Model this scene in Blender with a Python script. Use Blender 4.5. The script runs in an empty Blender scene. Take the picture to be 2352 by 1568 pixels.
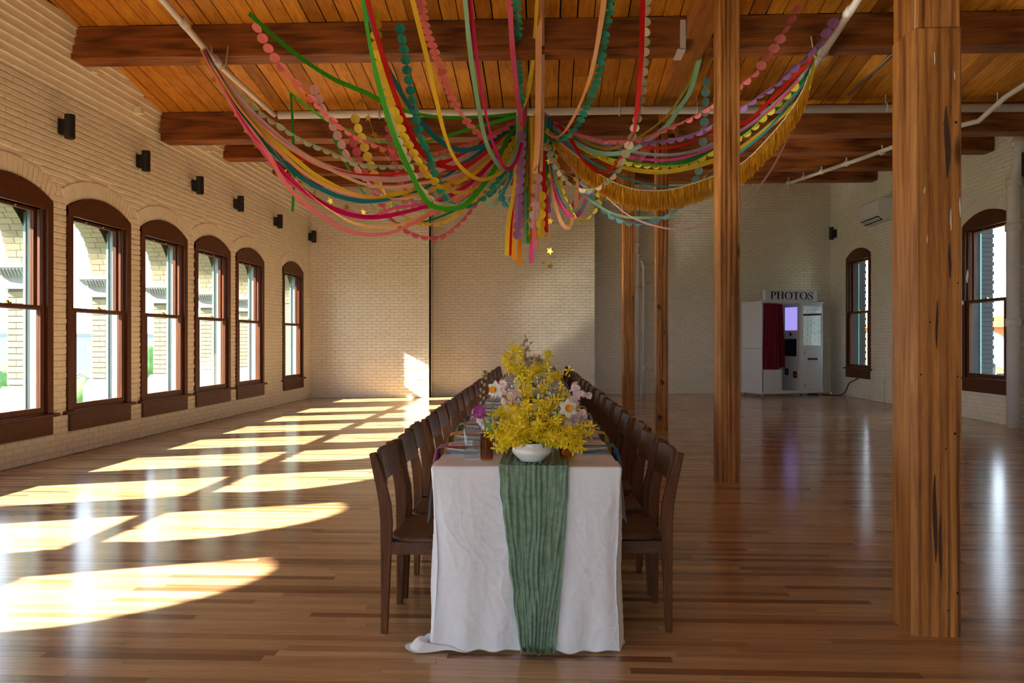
import bpy, math, random
from mathutils import Vector, Matrix, noise
R = random.Random(7)
SC = bpy.context.scene
COL = SC.collection
# ------------------------------------------------------------------ camera, sky, sun, exposure
F_PX = 1829.3; EYE = 1.27; YAW = math.atan((1255 - 1176) / F_PX)
cam_d = bpy.data.cameras.new('camera'); cam = bpy.data.objects.new('camera', cam_d); COL.objects.link(cam)
cam_d.sensor_width = 36.0; cam_d.lens = F_PX / 2352 * 36.0; cam_d.clip_end = 600
cam.location = (0, 0, EYE); cam.rotation_euler = (math.pi / 2, 0, YAW)
SC.camera = cam
SUN_K, SUN_M = 0.375, 0.652          # sunbeam: per metre into the room, metres along it and metres down
W = bpy.data.worlds.new('sky'); SC.world = W; W.use_nodes = True
nt = W.node_tree; nt.nodes.clear()
wo = nt.nodes.new('ShaderNodeOutputWorld'); bg = nt.nodes.new('ShaderNodeBackground')
tc = nt.nodes.new('ShaderNodeTexCoord'); sx = nt.nodes.new('ShaderNodeSeparateXYZ'); cr = nt.nodes.new('ShaderNodeValToRGB')
nt.links.new(tc.outputs['Generated'], sx.inputs[0]); nt.links.new(sx.outputs['Z'], cr.inputs[0])
cr.color_ramp.elements[0].position = 0.0; cr.color_ramp.elements[0].color = (0.87, 0.92, 1.0, 1)
cr.color_ramp.elements[1].position = 0.7; cr.color_ramp.elements[1].color = (0.50, 0.66, 1.0, 1)
nt.links.new(cr.outputs[0], bg.inputs[0]); nt.links.new(bg.outputs[0], wo.inputs[0])
bg.inputs[1].default_value = 5.2
sl = bpy.data.lights.new('sun', 'SUN'); so = bpy.data.objects.new('sun', sl); COL.objects.link(so)
sl.energy = 46.0; sl.color = (1.0, 0.87, 0.72); sl.angle = math.radians(0.7)
so.rotation_euler = Vector((1, SUN_K, -SUN_M)).to_track_quat('-Z', 'Y').to_euler(); so.location = (-12, 0, 9)
SC.view_settings.view_transform = 'Standard'; SC.view_settings.look = 'None'
SC.view_settings.exposure = 0.20; SC.view_settings.gamma = 1.0; SC.view_settings.use_curve_mapping = False
try:
    SC.cycles.max_bounces = 8; SC.cycles.diffuse_bounces = 4; SC.cycles.use_adaptive_sampling = True; SC.cycles.adaptive_threshold = 0.08; SC.cycles.glossy_bounces = 4
    SC.cycles.transparent_max_bounces = 24; SC.cycles.transmission_bounces = 6
    SC.cycles.sample_clamp_indirect = 60.0; SC.cycles.use_guiding = True; SC.cycles.guiding_training_samples = 64; SC.cycles.caustics_refractive = False; SC.cycles.blur_glossy = 0.0
    SC.cycles.use_denoising = True
except Exception: pass

# ------------------------------------------------------------------ materials
def nodes(name):
    m = bpy.data.materials.new(name); m.use_nodes = True
    t = m.node_tree; t.nodes.clear()
    o = t.nodes.new('ShaderNodeOutputMaterial'); b = t.nodes.new('ShaderNodeBsdfPrincipled')
    t.links.new(b.outputs[0], o.inputs[0])
    return m, t, b, o
def ramp(t, fac, stops):
    r = t.nodes.new('ShaderNodeValToRGB'); e = r.color_ramp.elements
    while len(e) > 1: e.remove(e[-1])
    e[0].position = stops[0][0]; e[0].color = (*stops[0][1], 1)
    for p, c in stops[1:]:
        x = e.new(p); x.color = (*c, 1)
    t.links.new(fac, r.inputs[0]); return r.outputs[0]
def coords(t, scale, rnd=True):
    tc = t.nodes.new('ShaderNodeTexCoord'); mp = t.nodes.new('ShaderNodeMapping'); mp.inputs['Scale'].default_value = scale
    if rnd:
        oi = t.nodes.new('ShaderNodeObjectInfo'); mu = t.nodes.new('ShaderNodeVectorMath'); mu.operation = 'SCALE'
        cb = t.nodes.new('ShaderNodeCombineXYZ')
        for i in range(3): t.links.new(oi.outputs['Random'], cb.inputs[i])
        t.links.new(cb.outputs[0], mu.inputs[0]); mu.inputs['Scale'].default_value = 37.0
        ad = t.nodes.new('ShaderNodeVectorMath'); ad.operation = 'ADD'
        t.links.new(tc.outputs['Object'], ad.inputs[0]); t.links.new(mu.outputs[0], ad.inputs[1])
        t.links.new(ad.outputs[0], mp.inputs[0])
    else: t.links.new(tc.outputs['Object'], mp.inputs[0])
    return mp.outputs[0]
def ntex(t, vec, scale, detail=5, rough=0.6, dist=0.0):
    n = t.nodes.new('ShaderNodeTexNoise'); n.inputs['Scale'].default_value = scale; n.inputs['Detail'].default_value = detail
    n.inputs['Roughness'].default_value = rough; n.inputs['Distortion'].default_value = dist
    t.links.new(vec, n.inputs['Vector']); return n.outputs['Fac']
def math_(t, op, a, b):
    m = t.nodes.new('ShaderNodeMath'); m.operation = op
    for i, v in enumerate((a, b)):
        if isinstance(v, (int, float)): m.inputs[i].default_value = v
        else: t.links.new(v, m.inputs[i])
    return m.outputs[0]
def bump(t, b, h, strength, dist=0.01):
    bp = t.nodes.new('ShaderNodeBump'); bp.inputs['Strength'].default_value = strength; bp.inputs['Distance'].default_value = dist
    t.links.new(h, bp.inputs['Height']); t.links.new(bp.outputs[0], b.inputs['Normal'])
def plain(name, col, rough=0.5, metal=0.0, vary=0.0, vscale=8.0, bmp=0.0, bscale=60.0, trans=0.0, emit=0.0, coat=0.0, spec=None):
    m, t, b, o = nodes(name)
    b.inputs['Base Color'].default_value = (*col, 1); b.inputs['Roughness'].default_value = rough; b.inputs['Metallic'].default_value = metal
    if spec is not None: b.inputs['Specular IOR Level'].default_value = spec
    if coat: b.inputs['Coat Weight'].default_value = coat; b.inputs['Coat Roughness'].default_value = 0.15
    v = coords(t, (1, 1, 1))
    if vary:
        n = ntex(t, v, vscale)
        c = ramp(t, n, [(0.25, tuple(x * (1 - vary) for x in col)), (0.75, tuple(min(1, x * (1 + vary)) for x in col))])
        t.links.new(c, b.inputs['Base Color'])
    if bmp: bump(t, b, ntex(t, v, bscale, 3), bmp, 0.004)
    if emit: b.inputs['Emission Color'].default_value = (*col, 1); b.inputs['Emission Strength'].default_value = emit
    if trans:
        tr = t.nodes.new('ShaderNodeBsdfTranslucent'); tr.inputs[0].default_value = (*col, 1)
        mx = t.nodes.new('ShaderNodeMixShader'); mx.inputs[0].default_value = trans
        t.links.new(b.outputs[0], mx.inputs[1]); t.links.new(tr.outputs[0], mx.inputs[2]); t.links.new(mx.outputs[0], o.inputs[0])
    return m
def wood(name, stops, axis='x', rough=0.45, bmp=0.25, fine=1.0, tint=None, coat=0.0, knots=None, spec=0.35, heart=0.0):
    """grain runs along axis; tint = list of colours multiplied by the board's own 'tint' attribute"""
    m, t, b, o = nodes(name)
    s = {'x': (0.9, 16, 16), 'y': (16, 0.9, 16), 'z': (16, 16, 0.9)}[axis]
    s = tuple(q * fine for q in s)
    v = coords(t, s, rnd=tint is None)
    if tint is not None:
        at = t.nodes.new('ShaderNodeAttribute'); at.attribute_name = 'tint'
        ad = t.nodes.new('ShaderNodeVectorMath'); ad.operation = 'ADD'; sc = t.nodes.new('ShaderNodeVectorMath'); sc.operation = 'SCALE'
        sc.inputs['Scale'].default_value = 53.0; t.links.new(at.outputs['Color'], sc.inputs[0])
        t.links.new(v, ad.inputs[0]); t.links.new(sc.outputs[0], ad.inputs[1]); v = ad.outputs[0]
    n1 = ntex(t, v, 1.6, 6, 0.62, 0.6); n2 = ntex(t, v, 9.0, 3, 0.6, 0.2)
    g = math_(t, 'ADD', math_(t, 'MULTIPLY', n1, 0.75), math_(t, 'MULTIPLY', n2, 0.25))
    c = ramp(t, g, stops)
    if tint is not None:
        sp = t.nodes.new('ShaderNodeSeparateColor'); t.links.new(at.outputs['Color'], sp.inputs[0])
        c2 = ramp(t, sp.outputs[0], tint)
        mx = t.nodes.new('ShaderNodeMix'); mx.data_type = 'RGBA'; mx.blend_type = 'MULTIPLY'; mx.inputs['Factor'].default_value = 1.0
        t.links.new(c, mx.inputs['A']); t.links.new(c2, mx.inputs['B']); c = mx.outputs['Result']
    if knots:
        vk = coords(t, knots[0], rnd=False)
        vo = t.nodes.new('ShaderNodeTexVoronoi'); vo.inputs['Scale'].default_value = knots[1]; t.links.new(vk, vo.inputs['Vector'])
        kf = ramp(t, vo.outputs['Distance'], [(0.0, (0.25, 0.2, 0.18)), (0.035, (0.3, 0.24, 0.2)), (0.09, (1, 1, 1))])
        mx = t.nodes.new('ShaderNodeMix'); mx.data_type = 'RGBA'; mx.blend_type = 'MULTIPLY'; mx.inputs['Factor'].default_value = 1.0
        t.links.new(c, mx.inputs['A']); t.links.new(kf, mx.inputs['B']); c = mx.outputs['Result']
    if heart:
        vh = coords(t, {'x': (.22, 5, 5), 'y': (5, .22, 5), 'z': (5, 5, .22)}[axis])
        hw = t.nodes.new('ShaderNodeTexWave'); hw.inputs['Scale'].default_value = 1.5; hw.inputs['Distortion'].default_value = 7.0; hw.inputs['Detail'].default_value = 3; hw.inputs['Detail Scale'].default_value = 1.2
        t.links.new(vh, hw.inputs['Vector']); nh = ntex(t, vh, 2.0, 4, .6, .8)
        hf = ramp(t, math_(t, 'ADD', math_(t, 'MULTIPLY', hw.outputs['Fac'], .45), math_(t, 'MULTIPLY', nh, .75)), [(.30, (1 - heart, 1 - heart * 1.15, 1 - heart * 1.2)), (.50, (.95, .93, .9)), (.75, (1.15, 1.15, 1.1))])
        mx = t.nodes.new('ShaderNodeMix'); mx.data_type = 'RGBA'; mx.blend_type = 'MULTIPLY'; mx.inputs['Factor'].default_value = 1.0
        t.links.new(c, mx.inputs['A']); t.links.new(hf, mx.inputs['B']); c = mx.outputs['Result']
    t.links.new(c, b.inputs['Base Color'])
    b.inputs['Roughness'].default_value = rough; b.inputs['Specular IOR Level'].default_value = spec
    if coat: b.inputs['Coat Weight'].default_value = coat; b.inputs['Coat Roughness'].default_value = 0.12
    if bmp: bump(t, b, g, bmp, 0.006)
    return m
def painted(name, c1, c2, rough=0.55, strength=0.8, hscale=(6, 6, 22)):
    m, t, b, o = nodes(name)
    v = coords(t, (1, 1, 1))
    n = ntex(t, v, 5.0, 6); t.links.new(ramp(t, n, [(0.3, c1), (0.7, c2)]), b.inputs['Base Color'])
    v2 = coords(t, hscale)
    h = math_(t, 'ADD', math_(t, 'MULTIPLY', ntex(t, v2, 1.6, 5, 0.65, 1.2), 0.8), math_(t, 'MULTIPLY', ntex(t, v, 70, 3), 0.2))
    bump(t, b, h, strength, 0.016); b.inputs['Roughness'].default_value = rough
    return m
def glassy(name, tint=(1, 1, 1), fres=1.5, rough=0.02):
    m, t, b, o = nodes(name); t.nodes.remove(b)
    tr = t.nodes.new('ShaderNodeBsdfTransparent'); tr.inputs[0].default_value = (*tint, 1)
    gl = t.nodes.new('ShaderNodeBsdfGlossy'); gl.inputs['Roughness'].default_value = rough
    fr = t.nodes.new('ShaderNodeFresnel'); ge = t.nodes.new('ShaderNodeNewGeometry')   # same reflectance from both sides of the pane
    t.links.new(math_(t, 'ADD', math_(t, 'MULTIPLY', ge.outputs['Backfacing'], 1 / fres - fres), fres), fr.inputs[0])
    mx = t.nodes.new('ShaderNodeMixShader'); t.links.new(fr.outputs[0], mx.inputs[0])
    t.links.new(tr.outputs[0], mx.inputs[1]); t.links.new(gl.outputs[0], mx.inputs[2]); t.links.new(mx.outputs[0], o.inputs[0])
    return m
M = {}
M['floor'] = wood('floor_fir', [(0.25, (0.34, 0.19, 0.095)), (0.5, (0.50, 0.315, 0.170)), (0.75, (0.60, 0.41, 0.235))], 'x', 0.17, 0.04, 1.0,
    tint=[(0.0, (0.46, 0.35, 0.30)), (0.25, (0.70, 0.60, 0.53)), (0.6, (0.93, 0.92, 0.87)), (1.0, (1.25, 1.30, 1.25))], spec=0.5)
M['ceil'] = wood('ceiling_pine', [(0.25, (0.24, 0.07, 0.008)), (0.5, (0.55, 0.215, 0.022)), (0.8, (0.78, 0.36, 0.045))], 'y', 0.5, 0.2, 0.8,
    tint=[(0.0, (0.60, 0.52, 0.45)), (0.5, (0.95, 0.92, 0.9)), (1.0, (1.12, 1.15, 1.1))], knots=((5, 1.6, 5), 1.0))
M['beam'] = wood('beam_timber', [(0.25, (0.10, 0.026, 0.006)), (0.55, (0.25, 0.075, 0.016)), (0.8, (0.46, 0.165, 0.04))], 'x', 0.55, 0.4, 0.7, heart=.5)
M['girder'] = wood('girder_timber', [(0.25, (0.20, 0.06, 0.012)), (0.55, (0.42, 0.16, 0.035)), (0.8, (0.58, 0.26, 0.07))], 'y', 0.55, 0.4, 0.7)
M['column'] = wood('column_timber', [(0.22, (0.08, 0.024, 0.006)), (0.42, (0.28, 0.105, 0.022)), (0.6, (0.46, 0.195, 0.050)), (0.85, (0.66, 0.33, 0.085))], 'z', 0.5, 0.6, 0.9, knots=((3.5, 3.5, 1.0), 1.1), heart=.62)
M['chair'] = wood('chair_oak', [(0.25, (0.035, 0.013, 0.004)), (0.55, (0.125, 0.045, 0.013)), (0.8, (0.22, 0.088, 0.026))], 'z', 0.5, 0.5, 1.6, spec=.22)
M['chairx'] = wood('chair_oak_long', [(0.25, (0.035, 0.014, 0.006)), (0.55, (0.100, 0.037, 0.013)), (0.8, (0.16, 0.066, 0.022))], 'y', 0.42, 0.5, 1.6, spec=.3)
M['frame'] = wood('window_oak', [(0.25, (0.03, 0.008, 0.003)), (0.55, (0.10, 0.028, 0.008)), (0.8, (0.19, 0.065, 0.018))], 'y', 0.5, 0.35, 1.2, spec=.25)
M['framez'] = wood('window_oak_upright', [(0.25, (0.03, 0.008, 0.003)), (0.55, (0.10, 0.028, 0.008)), (0.8, (0.19, 0.065, 0.018))], 'z', 0.5, 0.35, 1.2, spec=.25)
M['brick'] = painted('painted_brick', (0.80, 0.74, 0.61), (0.88, 0.83, 0.71))
M['mortar'] = painted('painted_mortar', (0.74, 0.68, 0.55), (0.82, 0.76, 0.64))
M['xbrick'] = plain('buff_brick', (0.27, 0.22, 0.14), 0.9, vary=0.22, vscale=3.0, bmp=0.4)
M['xmortar'] = plain('buff_mortar', (0.17, 0.155, 0.13), 0.95, vary=0.15)
M['stone'] = plain('limestone', (0.26, 0.26, 0.255), 0.85, vary=0.12, vscale=6, bmp=0.3)
M['pan'] = plain('green_storm_frame', (0.16, 0.34, 0.30), 0.4)
M['outjamb'] = plain('pale_metal_jamb', (0.26, 0.34, 0.34), 0.35, vary=.1)
M['pane'] = glassy('window_glass', (0.93, 0.97, 0.96), 1.28)
M['glass'] = glassy('clear_glass', (0.95, 0.97, 0.97), 1.6)
M['amber'] = glassy('amber_glass', (0.80, 0.50, 0.16), 1.5)
M['greenglass'] = glassy('green_glass', (0.04, 0.42, 0.12), 1.5)
M['water'] = glassy('water', (0.93, 0.97, 0.98), 1.33)
M['brass'] = plain('brass', (0.55, 0.36, 0.12), 0.3, 1.0)
M['black'] = plain('black_metal', (0.012, 0.012, 0.013), 0.4)
M['pipe'] = plain('painted_pipe', (0.66, 0.60, 0.58), 0.45, vary=0.06)
M['steel'] = plain('galvanised_steel', (0.40, 0.39, 0.40), 0.35, 0.8)
M['whitemetal'] = plain('white_laminate', (0.66, 0.68, 0.72), 0.35)
M['whiteplastic'] = plain('white_plastic', (0.74, 0.73, 0.71), 0.4)
M['velvet'] = plain('crimson_velvet', (0.22, 0.006, 0.022), 0.85, vary=0.3, vscale=20)
M['screen'] = plain('lit_screen', (0.42, 0.36, 0.95), 0.4, emit=0.75)
M['darkscreen'] = plain('dark_screen', (0.01, 0.01, 0.014), 0.15)
M['mirror'] = plain('mirror_glass', (0.85, 0.87, 0.84), 0.03, 1.0)
M['ink'] = plain('black_lettering', (0.01, 0.01, 0.01), 0.5)
M['hole'] = plain('dark_hollow', (0.01, 0.006, 0.004), 0.9)  # near-black colour standing for shade inside nail holes and ceiling gaps
M['cloth'] = plain('linen', (0.82, 0.84, 0.89), 0.9, vary=0.03, vscale=4, bmp=0.12, bscale=240)
M['gauze'] = plain('sage_gauze', (0.23, 0.35, 0.25), 0.95, vary=0.30, vscale=45, bmp=0.6, bscale=150, trans=0.2)
M['china'] = plain('white_china', (0.80, 0.79, 0.77), 0.18)
M['milk'] = plain('milk_glass', (0.82, 0.83, 0.82), 0.12, coat=0.4)
M['stem'] = plain('twig', (0.16, 0.075, 0.03), 0.8)
M['greenstem'] = plain('green_stalk', (0.16, 0.30, 0.05), 0.6)
M['leaf'] = plain('fresh_leaf', (0.17, 0.36, 0.05), 0.5, trans=0.3)
M['fors'] = plain('forsythia_petal', (0.92, 0.70, 0.015), 0.6, vary=0.14, vscale=60, trans=0.3)
M['daffw'] = plain('daffodil_petal', (0.88, 0.86, 0.72), 0.6, trans=0.3)
M['daffo'] = plain('daffodil_cup', (0.90, 0.42, 0.01), 0.6, trans=0.2)
M['blush'] = plain('cherry_petal', (0.90, 0.73, 0.75), 0.6, vary=0.1, vscale=60, trans=0.3)
M['tulip'] = plain('tulip_petal', (0.50, 0.09, 0.40), 0.5, vary=0.3, vscale=30, trans=0.3)
M['catkin'] = plain('catkin', (0.34, 0.29, 0.16), 0.95)
M['candle'] = plain('coral_candle', (0.70, 0.18, 0.15), 0.5)
M['skyblue'] = plain('pale_blue_render', (0.36, 0.45, 0.62), 0.8)
M['roof'] = plain('grey_roof', (0.30, 0.30, 0.32), 0.8)
M['orangebrick'] = plain('orange_brick', (0.60, 0.20, 0.07), 0.9, vary=0.2, vscale=2)
M['foliage'] = plain('tree_foliage', (0.10, 0.20, 0.05), 0.9, vary=0.5, vscale=1.2, bmp=1.0, bscale=6)
M['ground'] = plain('ground_cover', (0.16, 0.20, 0.13), 0.95, vary=0.3, vscale=0.05)
M['gold'] = plain('gold_foil', (0.80, 0.46, 0.04), 0.32, 0.7)
M['shadebrick'] = plain('shade_toned_brick', (0.045, 0.045, 0.048), 0.95, vary=0.25, vscale=3)  # shade of the right-hand window reveals put into the base colour
M['string'] = plain('white_string', (0.75, 0.70, 0.60), 0.8)
def paper(c, tr=0.35):
    k = 'paper_' + '_'.join('%02d' % int(x * 99) for x in c)
    if k not in M: M[k] = plain('crepe_paper', c, 0.8, vary=0.06, vscale=12, trans=tr)
    return M[k]

# ------------------------------------------------------------------ mesh helpers
class MB:
    def __init__(s): s.v = []; s.f = []; s.t = []
    def add(s, vs, fs, tint=None):
        n = len(s.v); s.v.extend([tuple(p) for p in vs])
        for f in fs: s.f.append([i + n for i in f]); s.t.append(tint)
        return s
    def box(s, x0, x1, y0, y1, z0, z1, tint=None, faces='all'):
        v = [(x0, y0, z0), (x1, y0, z0), (x1, y1, z0), (x0, y1, z0), (x0, y0, z1), (x1, y0, z1), (x1, y1, z1), (x0, y1, z1)]
        f = [(0, 3, 2, 1), (4, 5, 6, 7), (0, 1, 5, 4), (1, 2, 6, 5), (2, 3, 7, 6), (3, 0, 4, 7)]
        return s.add(v, f, tint)
    def obox(s, c, ax, ay, az, tint=None):        # centre and three half-axis vectors
        c, ax, ay, az = map(Vector, (c, ax, ay, az)); v = []
        for k in (-1, 1):
            for i, j in ((-1, -1), (1, -1), (1, 1), (-1, 1)): v.append(c + ax * i + ay * j + az * k)
        return s.add(v, [(0, 3, 2, 1), (4, 5, 6, 7), (0, 1, 5, 4), (1, 2, 6, 5), (2, 3, 7, 6), (3, 0, 4, 7)], tint)
    def prism(s, pts, fn, a, b, tint=None):        # 2-D polygon, fn(u, v, w) -> xyz
        n = len(pts)
        v = [fn(p[0], p[1], a) for p in pts] + [fn(p[0], p[1], b) for p in pts]
        f = [tuple(range(n))[::-1], tuple(range(n, 2 * n))] + [(i, (i + 1) % n, n + (i + 1) % n, n + i) for i in range(n)]
        return s.add(v, f, tint)
    def tube(s, pts, r, seg=8, caps=True, tint=None):
        pts = [Vector(p) for p in pts]; n = len(pts); rr = r if isinstance(r, (list, tuple)) else [r] * n
        v = []; f = []
        up = Vector((0, 0, 1))
        t0 = (pts[1] - pts[0]).normalized()
        if abs(t0.z) > 0.95: up = Vector((1, 0, 0))
        a = t0.cross(up).normalized()
        for i, p in enumerate(pts):
            t = (pts[min(i + 1, n - 1)] - pts[max(i - 1, 0)]).normalized()
            a = (a - t * a.dot(t)).normalized(); b = t.cross(a)
            for k in range(seg):
                w = 2 * math.pi * k / seg; v.append(p + (a * math.cos(w) + b * math.sin(w)) * rr[i])
        for i in range(n - 1):
            for k in range(seg):
                f.append((i * seg + k, i * seg + (k + 1) % seg, (i + 1) * seg + (k + 1) % seg, (i + 1) * seg + k))
        if caps: f.append(tuple(range(seg))[::-1]); f.append(tuple((n - 1) * seg + k for k in range(seg)))
        return s.add(v, f, tint)
    def lathe(s, prof, seg=24, c=(0, 0, 0), sq=0.0):
        v = []; f = []; n = len(prof)
        for r, z in prof:
            for k in range(seg):
                w = 2 * math.pi * k / seg; q = 1.0
                if sq: q = 1 + sq * (abs(math.cos(2 * w)) ** 2 * -1 + 0.5)
                v.append((c[0] + r * q * math.cos(w), c[1] + r * q * math.sin(w), c[2] + z))
        for i in range(n - 1):
            for k in range(seg):
                f.append((i * seg + k, i * seg + (k + 1) % seg, (i + 1) * seg + (k + 1) % seg, (i + 1) * seg + k))
        if prof[0][0] > 1e-5: f.append(tuple(range(seg))[::-1])
        if prof[-1][0] > 1e-5 and prof[-1][0] < 0 or False: pass
        return s.add(v, f)
    def grid(s, fn, nu, nv):
        v = [fn(i / nu, j / nv) for j in range(nv + 1) for i in range(nu + 1)]
        f = [(j * (nu + 1) + i, j * (nu + 1) + i + 1, (j + 1) * (nu + 1) + i + 1, (j + 1) * (nu + 1) + i) for j in range(nv) for i in range(nu)]
        return s.add(v, f)
    def mesh(s, name, mat, smooth=False, origin=None):
        me = bpy.data.meshes.new(name)
        v = s.v if origin is None else [(p[0] - origin[0], p[1] - origin[1], p[2] - origin[2]) for p in s.v]
        me.from_pydata(v, [], s.f)
        if smooth: me.polygons.foreach_set('use_smooth', [True] * len(me.polygons))
        if any(t is not None for t in s.t):
            at = me.color_attributes.new('tint', 'FLOAT_COLOR', 'CORNER'); buf = []
            for p, t in zip(me.polygons, s.t):
                t = t or (0.5, 0.5, 0.5); buf.extend((t[0], t[1], t[2], 1.0) * p.loop_total)
            at.data.foreach_set('color', buf)
        if mat is not None: me.materials.append(mat)
        me.update(); return me
    def build(s, name, mat, parent=None, smooth=False, origin=None, loc=None, rot=None):
        return link(name, s.mesh(name, mat, smooth, origin), parent, loc if loc is not None else origin, rot)
def link(name, me, parent=None, loc=None, rot=None):
    o = bpy.data.objects.new(name, me); COL.objects.link(o)
    if parent is not None: o.parent = parent
    if loc is not None: o.location = loc
    if rot is not None: o.rotation_euler = rot
    return o
def tag(o, label, cat, group=None, kind=None):
    if label: o['label'] = label
    if cat: o['category'] = cat
    if group: o['group'] = group
    if kind: o['kind'] = kind
    return o
def thing(name, label, cat, loc=(0, 0, 0), rotz=0.0, group=None):
    o = bpy.data.objects.new(name, None); COL.objects.link(o); o.location = loc; o.rotation_euler = (0, 0, rotz); o.empty_display_size = 0.1
    return tag(o, label, cat, group)
KIDS = {}
def copy_tree(o, parent=None):
    c = o.copy(); COL.objects.link(c)
    if parent is not None: c.parent = parent
    ks = KIDS.get(o.name)
    if ks is None: ks = KIDS[o.name] = list(o.children)
    for ch in ks: copy_tree(ch, c)
    return c
def bevel(o, w=0.004, seg=2):
    m = o.modifiers.new('bevel', 'BEVEL'); m.width = w; m.segments = seg; m.limit_method = 'ANGLE'; return o
def catmull(P, n=8):
    P = [Vector(p) for p in P]; out = []
    for i in range(len(P) - 1):
        p0 = P[max(i - 1, 0)]; p1 = P[i]; p2 = P[i + 1]; p3 = P[min(i + 2, len(P) - 1)]
        for k in range(n):
            t = k / n
            out.append(0.5 * ((2 * p1) + (p2 - p0) * t + (2 * p0 - 5 * p1 + 4 * p2 - p3) * t * t + (3 * p1 - p0 - 3 * p2 + p3) * t ** 3))
    out.append(P[-1]); return out
def resample(P, step):
    out = [P[0]]; acc = 0.0
    for a, b in zip(P[:-1], P[1:]):
        L = (b - a).length; d = step - acc
        while d <= L:
            out.append(a.lerp(b, d / L)); d += step
        acc = (acc + L) % step
    return out
def at(px, py, d):
    """point of the room that the photograph shows at (px, py) and that lies d metres ahead of the camera"""
    a = (px - 1176) / F_PX * d; b = -(py - 784) / F_PX * d
    return Vector((a * math.cos(YAW) - d * math.sin(YAW), a * math.sin(YAW) + d * math.cos(YAW), EYE + b))

# ------------------------------------------------------------------ the shell
XL, XR, YB = -5.33, 7.0, -6.0
def roof_z(y):
    if y > 10.8: return 4.38 + (y - 10.8) * 0.098
    return 4.38 + (10.8 - max(y, 3.0)) * 0.165
def brick_piece(mb, fn, s0, s1, z0, z1, depth=0.013, ch=0.0045, tint=None):
    j = lambda: R.uniform(-0.0012, 0.0012)
    b = [(s0, z0), (s1, z0), (s1, z1), (s0, z1)]
    f = [(s0 + ch + j(), z0 + ch + j()), (s1 - ch + j(), z0 + ch + j()), (s1 - ch + j(), z1 - ch + j()), (s0 + ch + j(), z1 - ch + j())]
    dd = depth + R.uniform(-0.003, 0.003)
    v = [fn(p[0], p[1], 0) for p in b] + [fn(p[0], p[1], dd) for p in f]
    mb.add(v, [(4, 5, 6, 7), (0, 1, 5, 4), (1, 2, 6, 5), (2, 3, 7, 6), (3, 0, 4, 7)], tint)
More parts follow.
